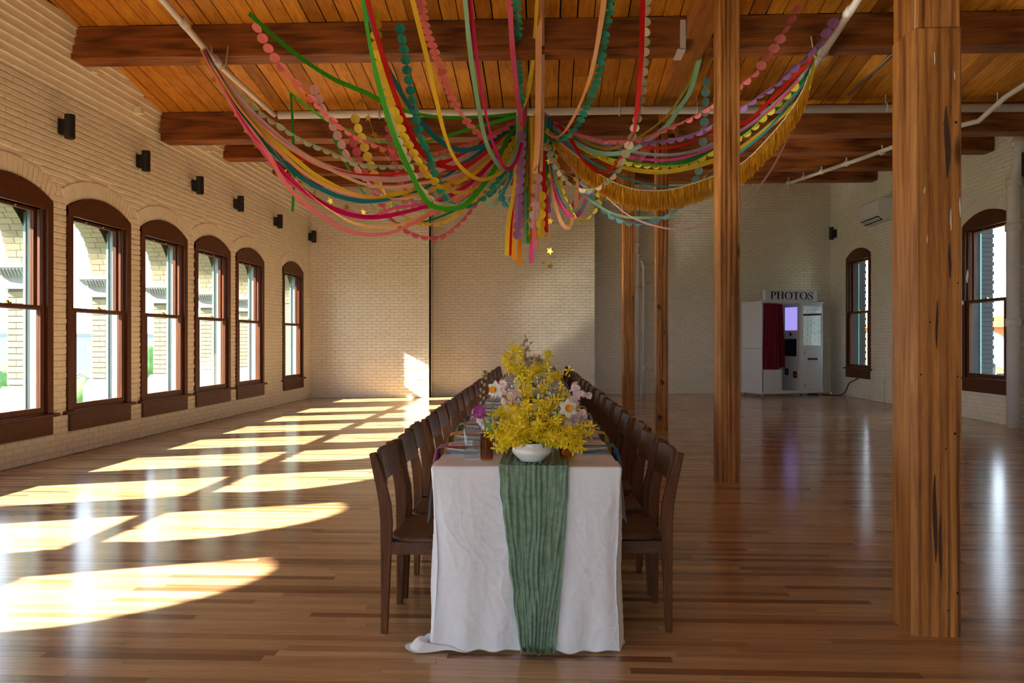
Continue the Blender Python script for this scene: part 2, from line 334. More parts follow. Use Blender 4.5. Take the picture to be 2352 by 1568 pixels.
def make_wall(name, P0, P1, nrm, openings, top, solo=0, solo_score=None, course=0.0667, blen=0.205, thick=0.25, ztop_brick=None, mats=('brick', 'mortar'), zbase=0.0, root=None):
    P0 = Vector((*P0, 0)); P1 = Vector((*P1, 0)); L = (P1 - P0).length; d = (P1 - P0) / L; n = Vector((*nrm, 0)).normalized()
    face = lambda s, z, w: P0 + d * s + Vector((0, 0, z)) + n * (w - 0.013)
    slab = MB(); rise = 0.17
    arcs = []
    for (c, a, zb, zs, rs) in openings:
        Rr = (a * a + rs * rs) / (2 * rs); arcs.append((c, a, zb, zs, rs, Rr, zs + rs - Rr))
    cuts = [0.0] + [x for o in sorted(arcs) for x in (o[0] - o[1], o[0] + o[1])] + [L]
    def strip(s0, s1, z0, fz=None):
        k = max(1, int((s1 - s0) / 1.5)) if fz is None else 1
        for q in range(k):
            a = s0 + (s1 - s0) * q / k; b = s0 + (s1 - s0) * (q + 1) / k
            lower = [(a, z0), (b, z0)] if fz is None else [(x, fz(x)) for x in [a + (b - a) * i / 12 for i in range(13)]]
            poly = lower + [(b, top(b) + 0.12), (a, top(a) + 0.12)]
            slab.prism(poly, lambda u, v, w: face(u, v, w), 0, -thick)
    for i in range(0, len(cuts) - 1, 2): strip(cuts[i], cuts[i + 1], zbase)
    for (c, a, zb, zs, rs, Rr, zc) in arcs:
        slab.prism([(c - a, zbase), (c + a, zbase), (c + a, zb), (c - a, zb)], lambda u, v, w: face(u, v, w), 0, -thick)
        strip(c - a, c + a, zs, lambda x, c=c, Rr=Rr, zc=zc: zc + math.sqrt(max(0, Rr * Rr - (x - c) ** 2)))
    if root is None:
        root = slab.build(name, M[mats[1]]); root['kind'] = 'structure'
    else: slab.build('masonry_core', M[mats[1]], root)
    rest = MB(); cand = []
    ring = 0.2
    z = zbase + 0.004; row = 0
    ht = max(top(L * i / 10) for i in range(11))
    while z < ht:
        z0, z1 = z, z + course - 0.0125
        blk = []
        for (c, a, zb, zs, rs, Rr, zc) in arcs:
            if z1 < zb: continue
            if z0 < zs + 0.05: h = a
            elif z0 < zc + Rr + ring: h = min(math.sqrt(max(0, (Rr + ring) ** 2 - (z0 - zc) ** 2)), a * (Rr + ring) / Rr)
            else: continue
            blk.append((c - h, c + h))
        free = []; cur = 0.0
        for b0, b1 in sorted(blk):
            if b0 > cur: free.append((cur, b0))
            cur = max(cur, b1)
        if cur < L: free.append((cur, L))
        off = (row % 2) * blen / 2 + R.uniform(-0.01, 0.01)
        for f0, f1 in free:
            k0 = math.floor((f0 - off) / blen); k1 = math.ceil((f1 - off) / blen)
            for k in range(k0, k1):
                s0 = max(f0, off + k * blen) + 0.0035; s1 = min(f1, off + (k + 1) * blen) - 0.0035
                if s1 - s0 < 0.03: continue
                if z1 > min(top(s0), top(s1)) + 0.02: continue
                if ztop_brick is not None and z1 > ztop_brick: continue
                cand.append((s0, s1, z0, z1))
        z += course; row += 1
    for (c, a, zb, zs, rs, Rr, zc) in arcs:            # ring of bricks on edge over the opening
        th = math.asin(a / Rr); nb = max(6, int(2 * th * Rr / 0.07))
        for i in range(nb):
            t0 = -th + 2 * th * i / nb + 0.002; t1 = -th + 2 * th * (i + 1) / nb - 0.002
            q = lambda t, r: (c + math.sin(t) * r, zc + math.cos(t) * r)
            r0, r1 = Rr + 0.002, Rr + ring - 0.004; e = 0.0025
            b = [q(t0, r0), q(t1, r0), q(t1, r1), q(t0, r1)]; f = [q(t0 + e, r0 + .003), q(t1 - e, r0 + .003), q(t1 - e, r1 - .003), q(t0 + e, r1 - .003)]
            v = [face(p[0], p[1], 0) for p in b] + [face(p[0], p[1], 0.014) for p in f]
            rest.add(v, [(4, 5, 6, 7), (0, 1, 5, 4), (1, 2, 6, 5), (2, 3, 7, 6), (3, 0, 4, 7)])
    if solo:
        cand.sort(key=lambda b: solo_score(P0 + d * ((b[0] + b[1]) / 2), (b[2] + b[3]) / 2, b[1] - b[0]))
        protos = {}
        for (s0, s1, z0, z1) in cand[:solo]:
            ln = round((s1 - s0) / 0.02) * 0.02 if s1 - s0 < 0.19 else round(s1 - s0, 3)
            key = (ln, R.randint(0, 2))
            if key not in protos:
                mb = MB(); brick_piece(mb, lambda s, z, w: d * s + Vector((0, 0, z)) + n * w, -(s1 - s0) / 2, (s1 - s0) / 2, -(z1 - z0) / 2, (z1 - z0) / 2)
                protos[key] = mb.mesh('brick', M[mats[0]])
            link('brick', protos[key], root, face((s0 + s1) / 2, (z0 + z1) / 2, 0))
        cand = cand[solo:]
    for (s0, s1, z0, z1) in cand: brick_piece(rest, face, s0, s1, z0, z1)
    o = rest.build('brickwork', M[mats[0]], root); o['kind'] = 'stuff'
    return root

# windows: local x along the wall, local y towards the room, local z up, origin on the wall face at floor level
def make_window(name, loc, rotz, a=0.67, zb=0.46, zs=2.78, rs=0.17, full=True):
    t = bpy.data.objects.new(name, None); COL.objects.link(t); t.location = loc; t.rotation_euler = (0, 0, rotz); t['kind'] = 'structure'
    Rr = (a * a + rs * rs) / (2 * rs); zc = zs + rs - Rr
    arc = lambda x: zc + math.sqrt(Rr * Rr - x * x)
    F = lambda u, v, w: (u, w, v)
    gb, gt = zb + 0.11, zs - 0.13; mid = (gb + gt) / 2 + 0.02
    for sgn in (-1, 1):
        m = MB(); x0, x1 = sorted((sgn * a, sgn * (a - 0.095)))
        m.prism([(x0, zb), (x1, zb), (x1, zs - 0.02), (x0, zs - 0.02)], F, 0.018, -0.02); m.build('casing', M['framez'], t)
        m = MB(); x0, x1 = sorted((sgn * (a - 0.005), sgn * (a - 0.13)))
        m.box(x0, x1, -0.05, -0.02, zb, zs - 0.03); x0, x1 = sorted((sgn * (a - 0.005), sgn * (a - 0.08))); m.box(x0, x1, -0.125, -0.05, zb, zs - .03); m.build('jamb', M['framez'], t)
        m = MB(); x0, x1 = sorted((sgn * (a - 0.005), sgn * (a - 0.07))); m.box(x0, x1, -0.25, -0.125, zb, zs - 0.03); m.build('outer_jamb', M['outjamb' if loc[0] < 0 else 'shadebrick'], t)  # right windows: jamb shade put into the dark colour
    xs = [-a + 2 * a * i / 20 for i in range(21)]
    m = MB(); m.prism([(-a, zs - 0.10), (a, zs - 0.10)] + [(x, arc(x) - 0.004) for x in xs[::-1]], F, 0.016, -0.06); m.build('head_panel', M['frame'], t)
    m = MB(); m.box(-a + .09, a - .09, -0.16, -0.02, gt + 0.03, zs - 0.10); m.box(-a, a, -.25, -.06, gt + .03, zs - .05); m.build('head_rail', M['frame'], t)
    w = a - 0.19
    for nm, y, z0, z1, tb, bt in (('lower', -0.024, zb + 0.04, mid + 0.02, 0.04, 0.07), ('upper', -0.100, mid - 0.025, gt + 0.04, 0.04, 0.045)):
        s = MB()
        for sg in (-1, 1): x0, x1 = sorted((sg * (w + .065), sg * w)); s.box(x0, x1, y - .02, y + .02, z0, z1)
        s.box(-w, w, y - .02, y + .02, z0, z0 + bt); s.box(-w, w, y - .02, y + .02, z1 - tb, z1)
        so_ = s.build('sash', M['framez'], t)
        g = MB(); g.box(-w, w, y - .003, y + .003, z0 + bt, z1 - tb); g.build('pane', M['pane'], so_)
    m = MB(); m.box(-a, a, -0.25, -0.05, zb, zb + .04); m.box(-a - .07, a + .07, -.06, .055, zb, zb + .035); bevel(m.build('sill', M['frame'], t), .006)
    m = MB(); m.box(-a + .02, a - .02, 0.0, .028, zb - .19, zb); m.build('apron', M['frame'], t)
    if full:
        for dx in (-.18, .18):
            k = MB(); k.lathe([(0, -.01), (.012, -.006), (.014, 0), (.012, .006), (0, .01)], 8, (dx, -.07, gt + .015)); k.build('sash_pull', M['brass'], t, True)
        k = MB(); k.box(-.03, .03, -.04, -.005, mid + .02, mid + .035); k.box(-.008, .03, -.03, -.015, mid + .035, mid + .05); k.build('sash_lock', M['brass'], t)
        g = MB()
        for sg in (-1, 1):
            x0, x1 = sorted((sg * (a - .05), sg * (a - .085))); g.box(x0, x1, -.262, -.235, zb + .04, gt)
        g.build('storm_frame', M['pan'], t)
    return t
LW = [-4.5, -2.9, -1.3, 0.30, 2.72, 4.33, 6.0, 7.70, 9.31, 10.92, 12.53, 14.13, 16.56]
RW = [13.02, 18.22]
BW = [-4.2, -2.3, -0.4]
y0l = YB
make_wall('wall_left', (XL, YB), (XL, 18.25), (1, 0), [(y - YB, .67, .46, 2.78, .17) for y in LW], lambda s: roof_z(s + YB),
          solo=300, solo_score=lambda p, z, l: (abs(p.y - 7.4) if p.y > 7.35 else 99) + max(0, z - 3.9) * 5 + (0.6 if l < .1 else 0), ztop_brick=4.05)
make_wall('wall_right', (XR, YB), (XR, 20.25), (-1, 0), [(y - YB, .69, .64, 3.20, .17) for y in RW], lambda s: roof_z(s + YB))
wf = make_wall('wall_back', (XL - .15, 17.84), (-2.645, 17.88), (0, -1), [], lambda s: 5.1)
make_wall('wall_back', (-2.645, 18.50), (1.14, 18.78), (0.07, -1), [], lambda s: 5.2, root=wf)
make_wall('wall_back', (1.14, 19.30), (7.05, 19.98), (0.12, -1), [], lambda s: 5.3, root=wf)
m = MB(); m.box(-2.90, -2.645, 17.89, 18.7, 0, 5.2); m.prism([(0.95, 18.80), (1.14, 18.79), (1.14, 19.6), (0.95, 19.6)], lambda u, v, w: (u, v, w), 0, 5.3); m.build('pilaster_return', M['mortar'], wf)
make_wall('wall_front', (XR, YB), (XL, YB), (0, 1), [(XR - x, .88, .5, 3.8, .2) for x in BW], lambda s: roof_z(YB))
# corbelled courses under the roof on the left wall
cb = MB()
for k in range(9):
    z0 = 4.03 + k * .085; x1 = XL + .010 + k * .020
    y = YB
    while y < 18.0:
        y1 = min(y + R.uniform(.5, 1.1), 18.0); ym = (y + y1) / 2
        if z0 < roof_z(ym) - 0.01:
            jx = R.uniform(-.004, .004)
            cb.add([(XL - .02, y, z0), (x1 + jx, y, z0 + R.uniform(-.003, .003)), (x1 + jx, y1, z0 + R.uniform(-.003, .003)), (XL - .02, y1, z0),
                    (XL - .02, y, z0 + .086), (x1 - .004, y, z0 + .086), (x1 - .004, y1, z0 + .086), (XL - .02, y1, z0 + .086)],
                   [(0, 3, 2, 1), (4, 5, 6, 7), (0, 1, 5, 4), (1, 2, 6, 5), (2, 3, 7, 6), (3, 0, 4, 7)])
        y = y1
o = cb.build('corbel_courses', M['brick'], bpy.data.objects['wall_left']); o['kind'] = 'stuff'
plugs = MB()
for y in [7.95 + 1.05 * i for i in range(10)]:
    if min(abs(y - b) for b in (8.7, 10.8, 12.9, 15.1, 17.3)) > .3: plugs.box(XL, XL + .13, y - .045, y + .045, roof_z(y) - .30, roof_z(y) - .22)
plugs.build('anchor_block', M['brick'], bpy.data.objects['wall_left'])
# windows
wi = 1
for y in sorted(LW, reverse=True):
    make_window('window_%d' % wi, (XL, y, 0), -math.pi / 2, full=True); wi += 1
for y in RW:
    make_window('window_%d' % wi, (XR, y, 0), math.pi / 2, .69, .64, 3.20, .17, full=y > 10); wi += 1
for x in BW:
    make_window('window_%d' % wi, (x, YB, 0), 0.0, .88, .50, 3.80, .2, full=False); wi += 1
# floor: 57 mm boards across the room
BWD = 0.057
fl = MB(); fl.box(XL - .2, XR + .3, YB - .2, 20.6, -.25, -.02); floor = fl.build('floor', M['mortar']); floor['kind'] = 'structure'
rest = MB(); row = 0; y = YB; solo = []
while y < 20.3:
    x = XL - R.uniform(0, 1.2)
    while x < XR:
        ln = R.choice((.5, .7, .9, 1.1, 1.3, 1.6, 2.0)); a = max(x, XL + .002) + .0006; b = min(x + ln, XR - .002) - .0006
        q = R.random(); tn = (min(1, max(0, .28 + .72 * q if q > .16 else q * 1.2)), R.random(), R.random())
        if b > a + .02:
            half = 2352 / 2 / F_PX * y
            if 2.85 < y < 5.2 and b > -half - .35 - .043 * y and a < half + .1: solo.append((y, a, b, tn))
            else: rest.box(a, b, y + .0006, y + BWD - .0006, -.02, 0, tn)
        x += ln
    y += BWD
solo.sort()
for (y, a, b, tn) in solo[:300]:
    mb = MB(); hl = (b - a) / 2; mb.box(-hl, hl, -BWD / 2 + .0006, BWD / 2 - .0006, -.02, 0, tn); mb.build('floor_board', M['floor'], floor, loc=((a + b) / 2, y + BWD / 2, 0))
for (y, a, b, tn) in solo[300:]: rest.box(a, b, y + .0006, y + BWD - .0006, -.02, 0, tn)
o = rest.build('floor_boards', M['floor'], floor); o['kind'] = 'stuff'
# ceiling boards on the sloping roof
cs = MB()
ys = [YB - .3, 3.0, 10.8, 20.6]
for a, b in zip(ys[:-1], ys[1:]):
    za, zb_ = roof_z(a) + .03, roof_z(b) + .03
    cs.add([(XL - .24, a, za), (XR + .24, a, za), (XR + .24, b, zb_), (XL - .24, b, zb_), (XL - .24, a, za + .25), (XR + .24, a, za + .25), (XR + .24, b, zb_ + .25), (XL - .24, b, zb_ + .25)],
           [(0, 3, 2, 1), (4, 5, 6, 7), (0, 1, 5, 4), (1, 2, 6, 5), (2, 3, 7, 6), (3, 0, 4, 7)])
ceil = cs.build('ceiling', M['hole']); ceil['kind'] = 'structure'  # slab near-black, painting the shade seen between the boards
BEAMS = [2.26, 4.36, 6.46, 8.57, 10.66, 12.76, 14.98, 17.15]
CW = .182
rest = MB()
for y0, y1 in zip([YB] + BEAMS, BEAMS + [20.4]):
    vis = y0 in (6.46, 8.57)
    x = XL + .02
    while x < XR:
        x1 = min(x + CW, XR); g = R.uniform(.003, .010)
        cutn = [y0 + .27, y1 + .01]
        if y0 < 10.8 < y1 and y0 == 10.66: cutn = [y0 + .2, y1 + .01]
        if R.random() < .12: cutn.insert(1, R.uniform(y0 + .6, y1 - .4))
        for ya, yb in zip(cutn[:-1], cutn[1:]):
            if yb > 10.8 and ya < 10.8: ya = 10.8
            dz = R.uniform(-.004, .004); tn = (R.random(), R.random(), R.random())
            za, zb_ = roof_z(ya) + dz, roof_z(yb) + dz
            v = [(x + g, ya, za), (x1 - g, ya, za), (x1 - g, yb, zb_), (x + g, yb, zb_), (x + g, ya, za + .035), (x1 - g, ya, za + .035), (x1 - g, yb, zb_ + .035), (x + g, yb, zb_ + .035)]
            f = [(0, 3, 2, 1), (4, 5, 6, 7), (0, 1, 5, 4), (1, 2, 6, 5), (2, 3, 7, 6), (3, 0, 4, 7)]
            if vis: mb = MB(); mb.add(v, f, tn); mb.build('ceiling_board', M['ceil'], ceil, origin=((x + x1) / 2, (ya + yb) / 2, (za + zb_) / 2))
            else: rest.add(v, f, tn)
        x = x1
o = rest.build('ceiling_boards', M['ceil'], ceil); o['kind'] = 'stuff'
# beams, girder, columns
ordn = {8.57: 'nearest', 10.66: 'second', 12.76: 'third', 14.98: 'fourth', 17.15: 'farthest'}
def timber(name, label, x0, x1, y0, y1, z0, z1, mat, cat='beam', group=None, b=.012):
    mb = MB(); cx, cy = (x0 + x1) / 2, (y0 + y1) / 2
    mb.box(x0 - cx, x1 - cx, y0 - cy, y1 - cy, 0, z1 - z0)
    return bevel(tag(mb.build(name, mat, loc=(cx, cy, z0)), label, cat, group), b, 2)
for yb in BEAMS:
    zb_ = roof_z(yb + .14) - .335
    if yb == 10.66: zb_ = 4.01
    L = ordn.get(yb)
    for sd, x0, x1 in (('left', XL + .06, 1.49), ('right', 1.745, XR)):
        lab = f'{L} dark ceiling beam in view, its {sd} length beside the girder' if L else 'dark timber ceiling beam above the near end of the hall'
        timber('ceiling_beam', lab, x0, x1, yb, yb + .28, zb_, roof_z(yb + .14) + .02, M['beam'], 'beam', 'ceiling beams' if L else 'ceiling beams above the camera')
gz = lambda y: 4.36 + abs(11.5 - y) * (.045 if y < 11.5 else .06)
g = MB(); seg = [1.9, 7.3, 11.5, 15.6, 19.4]
for a, b in zip(seg[:-1], seg[1:]):
    g.add([(1.49, a, gz(a)), (1.745, a, gz(a)), (1.745, b, gz(b)), (1.49, b, gz(b)), (1.49, a, roof_z(a)), (1.745, a, roof_z(a)), (1.745, b, roof_z(b)), (1.49, b, roof_z(b))],
          [(0, 3, 2, 1), (4, 5, 6, 7), (0, 1, 5, 4), (1, 2, 6, 5), (2, 3, 7, 6), (3, 0, 4, 7)])
tag(g.build('girder', M['girder']), 'heavy timber girder running lengthwise over the row of columns', 'girder')
hm = MB()
hm.box(1.425, 1.483, 8.548, 8.568, roof_z(8.6) - .36, roof_z(8.6) - .05)
hm.box(1.40, 1.483, 8.548, 8.87, roof_z(8.7) - .352, roof_z(8.7) - .338)
tag(hm.build('joist_hanger', M['pipe']), 'white metal hanger strap under the nearest beam at the girder', 'hanger')
def column(x0, x1, y0, dep, ztop, label, splice=None):
    t = thing('wooden_column', label, 'column', ((x0 + x1) / 2, y0 + dep / 2, 0), 0, 'timber columns')
    w = (x1 - x0) / 2; d = dep / 2; c = min(.03, w * .2)
    def shaft(z0, z1, gr=0.0):
        mb = MB(); ww, dd = w + gr, d + gr; poly = [(-ww + c, -dd), (ww - c * .3, -dd), (ww, -dd + c * .3), (ww, dd), (-ww, dd), (-ww, -dd + c)]
        mb.prism(poly, lambda u, v, q: (u, v, q), z0, z1); return mb
    if splice:
        shaft(0, splice - .002).build('shaft', M['column'], t); shaft(splice + .002, ztop, -.004).build('upper_shaft', M['column'], t)
    else: shaft(0, ztop).build('shaft', M['column'], t)
    return t, w, d
c1, w1, d1 = column(1.577, 1.783, 3.50, .205, 5.6, 'nearest and widest timber column, standing at the right of the hall', 2.62)
hb = MB(); 
for (px, py, r) in ((2175, 995, 3), (2152, 285, 3), (2177, 282, 3), (2155, 1030, 2), (2198, 650, 2), (2200, 865, 2), (2160, 1400, 2), (2120, 740, 2), (2195, 1360, 3), (2100, 860, 2)):
    x = (px - 1255) / 1829 * 3.5 * .996; z = EYE - (py - 784) / 1829 * 3.43
    x = min(x, 1.765)
    hb.lathe([(0, 0), (r * .0019, 0.0), (r * .0019, .004), (0, .004)], 8, (0, 0, 0))
    n = len(hb.v) - 32
    for i in range(n, len(hb.v)):
        v = hb.v[i]; hb.v[i] = (v[0] + x - c1.location.x, -d1 - v[2] + .003, v[1] + z)
hb.build('nail_hole', M['hole'], c1)
M['resin'] = plain('dark_resin', (.055, .022, .012), .5, vary=.3, vscale=30); M['fleck'] = plain('old_paint', (.62, .60, .52), .8)
def streak(col, px, y0, y1, w, mat, name, depth, front, dy):
    zs_ = [EYE - (y - 784) / F_PX * depth for y in (y0, y1)]; xm = (px - 1255) / 1829 * front * .998 - (.032 if mat == 'resin' and front < 5 else 0); n = 9; L = []; Rr_ = []
    for i in range(n + 1):
        u = i / n; z = zs_[0] + (zs_[1] - zs_[0]) * u; h = w * math.sin(math.pi * min(.98, max(.02, u))) ** .7; c = .35 * w * math.sin(u * 5 + px)
        L.append((xm - h + c - col.location.x, z)); Rr_.append((xm + h + c - col.location.x, z))
    mb = MB(); mb.prism(L + Rr_[::-1], lambda u, v, q: (u, q, v), dy - .0025, dy + .001); return mb.build(name, M[mat], col)
for a in ((2172, 245, 410, .012), (2150, 690, 800, .005), (2146, 1090, 1290, .009), (2158, 1180, 1330, .006), (2178, 560, 640, .006)): streak(c1, *a, 'resin', 'resin_streak', 3.43, 3.5, -d1)
for a in ((2184, 455, 500, .0035), (2164, 480, 530, .003), (2128, 120, 150, .002), (2172, 165, 185, .002), (2200, 620, 650, .0035), (2090, 430, 445, .003), (2112, 540, 560, .002), (2190, 690, 700, .003)): streak(c1, *(a if a[0] > 2102 else (2106, *a[1:])), 'fleck', 'paint_fleck', 3.43, 3.5, -d1)
mb = MB(); pts = [(-w1 + .016 + .002 * math.sin(k * 1.7), -d1 + .013, .1 + k * .12) for k in range(26)]; mb.tube(pts, .0016, 5); mb.build('drying_crack', M['fleck'], c1)
column(1.553, 1.750, 7.28, .20, 4.36 + .2, 'second timber column along the row, beside the chair backs')
c3, w3, d3 = column(1.552, 1.726, 11.36, .17, 4.40, 'third timber column in the row, paler with dark knots')
for a in ((1512, 699, 711, .045), (1519, 871, 884, .045), (1513, 952, 965, .045), (1524, 760, 766, .02)): streak(c3, a[0], a[1], a[2], a[3] * .6, 'resin', 'knot', 11.3, 11.36, -d3)
column(1.442, 1.673, 15.17, .2, 4.62, 'farthest dark timber column, left of the white standpipe')
# pipes
def pipe(pts, r, name, label, mat='pipe', seg=12, cat='pipe'):
    mb = MB(); o0 = Vector(pts[0]); mb.tube([Vector(p) - o0 for p in pts], r, seg)
    return tag(mb.build(name, M[mat], smooth=True, loc=o0), label, cat)
PA = pipe([(-3.55, 10.42, 4.27), (1.2, 10.42, 4.275), (6.95, 10.42, 4.24)], .052, 'drain_pipe', 'long white pipe hung straight across the hall under the ceiling')
PBl = pipe([(-3.50, 6.3, 4.49), (-3.53, 7.3, 4.40), (-3.57, 8.5, 4.29), (-3.58, 9.6, 4.27), (-3.60, 10.40, 4.27)], .034, 'drain_pipe', 'white pipe sloping over the left side with ribbons tied on it')
PC = pipe([(2.83, 6.3, 4.5), (2.84, 7.3, 4.40), (2.9, 8.5, 4.29), (3.02, 10.40, 4.25)], .036, 'drain_pipe', 'white pipe sloping over the right side wound with ribbons')
for P, pts in ((PBl, [(-3.53, 7.62, 4.37), (-3.56, 8.45, 4.30)]), (PC, [(2.845, 7.62, 4.37), (2.89, 8.45, 4.30)])):
    for q in pts:
        mb = MB(); o0 = P.location; a = Vector(q) - o0; mb.tube([a + Vector((0, -.06, .006)), a + Vector((0, .06, -.006))], .046, 12); mb.build('coupling', M['pipe'], P, True)
def hanger(P, q, top, r=.06):
    mb = MB(); o0 = P.location; a = Vector(q) - o0
    mb.tube([a + Vector((0, math.sin(w) * r, math.cos(w) * r)) if P is not PA else a + Vector((0, math.sin(w) * r, math.cos(w) * r)) for w in [i * math.pi / 6 for i in range(13)]], .009, 6, False)
    mb.tube([a + Vector((0, 0, r)), a + Vector((0, 0, top - q[2]))], .007, 6); mb.build('hanger', M['pipe'], P, True)
for q in (-2.2, .95, 1.95, 4.35, 5.75): hanger(PA, (q, 10.42, 4.27), roof_z(10.3) + .1)
mb = MB(); o0 = PBl.location
mb.tube([Vector(p) - o0 for p in ((-3.66, 8.56, 4.50), (-3.64, 8.56, 4.30), (-3.60, 8.56, 4.245), (-3.54, 8.56, 4.245), (-3.50, 8.56, 4.30), (-3.47, 8.56, 4.50))], .008, 6); mb.build('hanger', M['pipe'], PBl, True)
mb = MB(); o0 = PC.location
mb.tube([Vector(p) - o0 for p in ((2.80, 8.56, 4.50), (2.83, 8.56, 4.30), (2.87, 8.56, 4.245), (2.93, 8.56, 4.245), (2.97, 8.56, 4.30), (3.0, 8.56, 4.50))], .008, 6); mb.build('hanger', M['pipe'], PC, True)
PD = pipe([(5.0, 16.6, 4.53), (4.95, 12.8, 4.15), (4.95, 10.9, 3.99), (5.15, 10.55, 4.02), (5.45, 10.3, 4.05), (5.6, 10.0, 4.25), (5.9, 9.3, 4.5)], .032, 'sprinkler_pipe', 'thin white sprinkler pipe running back under the right ceiling')
for y in (12.0, 13.4, 14.6, 15.6, 16.55):
    mb = MB(); z = 4.15 + .1 * (y - 12.8); a = Vector((4.96, y, z)) - PD.location
    mb.tube([a + Vector((0, -.03, -.003)), a + Vector((0, .03, .003))], .045, 10); mb.tube([a + Vector((0, 0, .03)), a + Vector((0, 0, .10))], .012, 6)
    if y > 16: mb.tube([a, a + Vector((0, 0, -.12))], .016, 8)
    mb.build('fitting', M['pipe'], PD, True)
pipe([(4.05, 8.9, 4.66), (3.85, 10.35, 4.42)], .014, 'conduit', 'bare metal conduit on the ceiling boards right of the ribbons', 'steel', 8)
pipe([(1.9, 12.73, 4.49), (6.9, 12.73, 4.49)], .013, 'conduit', 'thin metal conduit along the third beam at the right', 'steel', 8)
pipe([(6.86, 12.02, 0.0), (6.86, 12.02, 3.52), (6.86, 12.02, 3.62), (6.87, 11.90, 3.84), (6.87, 11.86, 3.98), (6.87, 11.86, 4.44)], .088, 'downpipe', 'thick white downpipe against the right wall beside the window', seg=18)
dp = bpy.data.objects['downpipe']
for z, r in ((1.55, .105), (2.95, .11), (3.62, .105), (4.15, .12)):
    mb = MB(); mb.lathe([(0, -.06), (r, -.06), (r, .05), (.09, .06), (0, .06)], 18, (0 if z < 4 else .01, 0 if z < 4 else -.16, z)); mb.build('collar', M['pipe'], dp, True)
sp = pipe([(2.19, 19.26, 0), (2.19, 19.26, 3.55), (2.19, 19.26, 4.9)], .058, 'standpipe', 'white floor-to-ceiling pipe behind the farthest column', seg=14)
for z, r in ((1.4, .068), (2.55, .072), (3.35, .07), (3.6, .075)):
    mb = MB(); mb.lathe([(0, -.05), (r, -.05), (r, .05), (0, .05)], 14, (0, 0, z)); mb.build('collar', M['pipe'], sp, True)
mb = MB(); mb.tube([(.0, 0, 3.20), (.10, 0, 3.18), (.14, 0, 3.10), (.145, 0, 2.9), (.145, 0, 0)], .036, 12); mb.build('side_pipe', M['pipe'], sp, True)
mb = MB(); mb.lathe([(0, -.06), (.05, -.06), (.05, .06), (0, .06)], 14, (.145, 0, .64)); mb.tube([(.145, -.10, .64), (.145, 0, .64)], .05, 14); mb.build('valve', M['whiteplastic'], sp, True)

# ------------------------------------------------------------------ outside: the arcade beyond the left windows, town, trees
AX0, AX1, AH, SPR = -5.595, -5.86, .71, 2.11
arc_t = thing('brick_arcade', 'buff brick arcade with round arches and carved stone capitals outside the left windows', 'arcade', (AX0, 0, 0))
core = MB(); n_b = 0
fnw = lambda u, v, w: (w, u, v)
edges = [(y - AH, y + AH) for y in LW]
prev = YB - 1.0; gaps = []
for (a, b) in edges: gaps.append((prev, a)); prev = b
gaps.append((prev, 20.0))
for i, (a, b) in enumerate(gaps):
    core.prism([(a + .008, 0), (b - .008, 0), (b - .008, 5.6), (a + .008, 5.6)], fnw, 0, AX1 - AX0 + .008)
for y in LW:
    xs = [y - AH + .008 + (2 * AH - .016) * i / 24 for i in range(25)]; r = AH + .004
    core.prism([(xs[0], 5.6)] + [(x, SPR + math.sqrt(max(0, r * r - (x - y) ** 2))) for x in xs] + [(xs[-1], 5.6)], fnw, 0, AX1 - AX0 + .008)
    core.box(AX1 - AX0 - .02, -.02, y - AH, y + AH, -.2, .44)
core.build('masonry', M['xmortar'], arc_t)
bb = {}
def xb(w, h, d):
    k = (round(w, 3), round(h, 3), round(d, 3))
    if k not in bb:
        mb = MB(); mb.box(-d / 2, d / 2, -w / 2, w / 2, -h / 2, h / 2); bb[k] = mb.mesh('brick', M['xbrick'])
    return bb[k]
for i, (a, b) in enumerate(gaps):
    if b < 7 or a > 17: continue
    z = .80; r = 0
    while z < 1.80:
        D = AX0 - AX1
        for (x0, x1) in (((0, .6), (.6, 1)) if r % 2 else ((0, .3), (.3, 1))):
            if b - a < .4: link('brick', xb(b - a, .058, D * (x1 - x0) - .006), arc_t, (-(x0 + x1) / 2 * D, (a + b) / 2, z + .03))
            else: link('brick', xb(.2, .058, D * (x1 - x0) - .006), arc_t, (-(x0 + x1) / 2 * D, a + .1, z + .03))
        z += .068; r += 1
vm = MB(); da = math.pi / 30
for k0, x0, x1 in ((0, 0, .6), (1, .6, 1)): pass
def vous(t0, t1, r0, r1, d0, d1):
    mb = MB(); q = lambda t, r: (-math.cos(t) * r, math.sin(t) * r)
    mb.prism([q(t0, r0), q(t1, r0), q(t1, r1), q(t0, r1)], fnw, -d0, -d1); return mb.mesh('brick', M['xbrick'])
D = AX0 - AX1
vp = [(vous(.004, da - .004, AH - .004, AH + .086, 0, D * .55 - .003), vous(.004, da - .004, AH - .004, AH + .086, D * .55 + .003, D + .012)),
      (vous(.004, da - .004, AH - .004, AH + .086, 0, D * .35 - .003), vous(.004, da - .004, AH - .004, AH + .086, D * .35 + .003, D + .004))]
stv = MB()
for y in LW:
    near = 7 < y
    for k in range(30):
        if near and k >= 12:                       # the arch half that the windows show
            for me in vp[k % 2]: link('brick', me, arc_t, (0, y, SPR), (k * da, 0, 0)).rotation_euler = (-k * da, 0, 0)
        else:
            for me in vp[k % 2]:
                n = len(stv.v); c, s_ = math.cos(-k * da), math.sin(-k * da)
                stv.add([(v.co.x, y + v.co.y * c - v.co.z * s_, SPR + v.co.y * s_ + v.co.z * c) for v in me.vertices], [tuple(p.vertices) for p in me.polygons])
o = stv.build('arch_bricks', M['xbrick'], arc_t); o['kind'] = 'stuff'
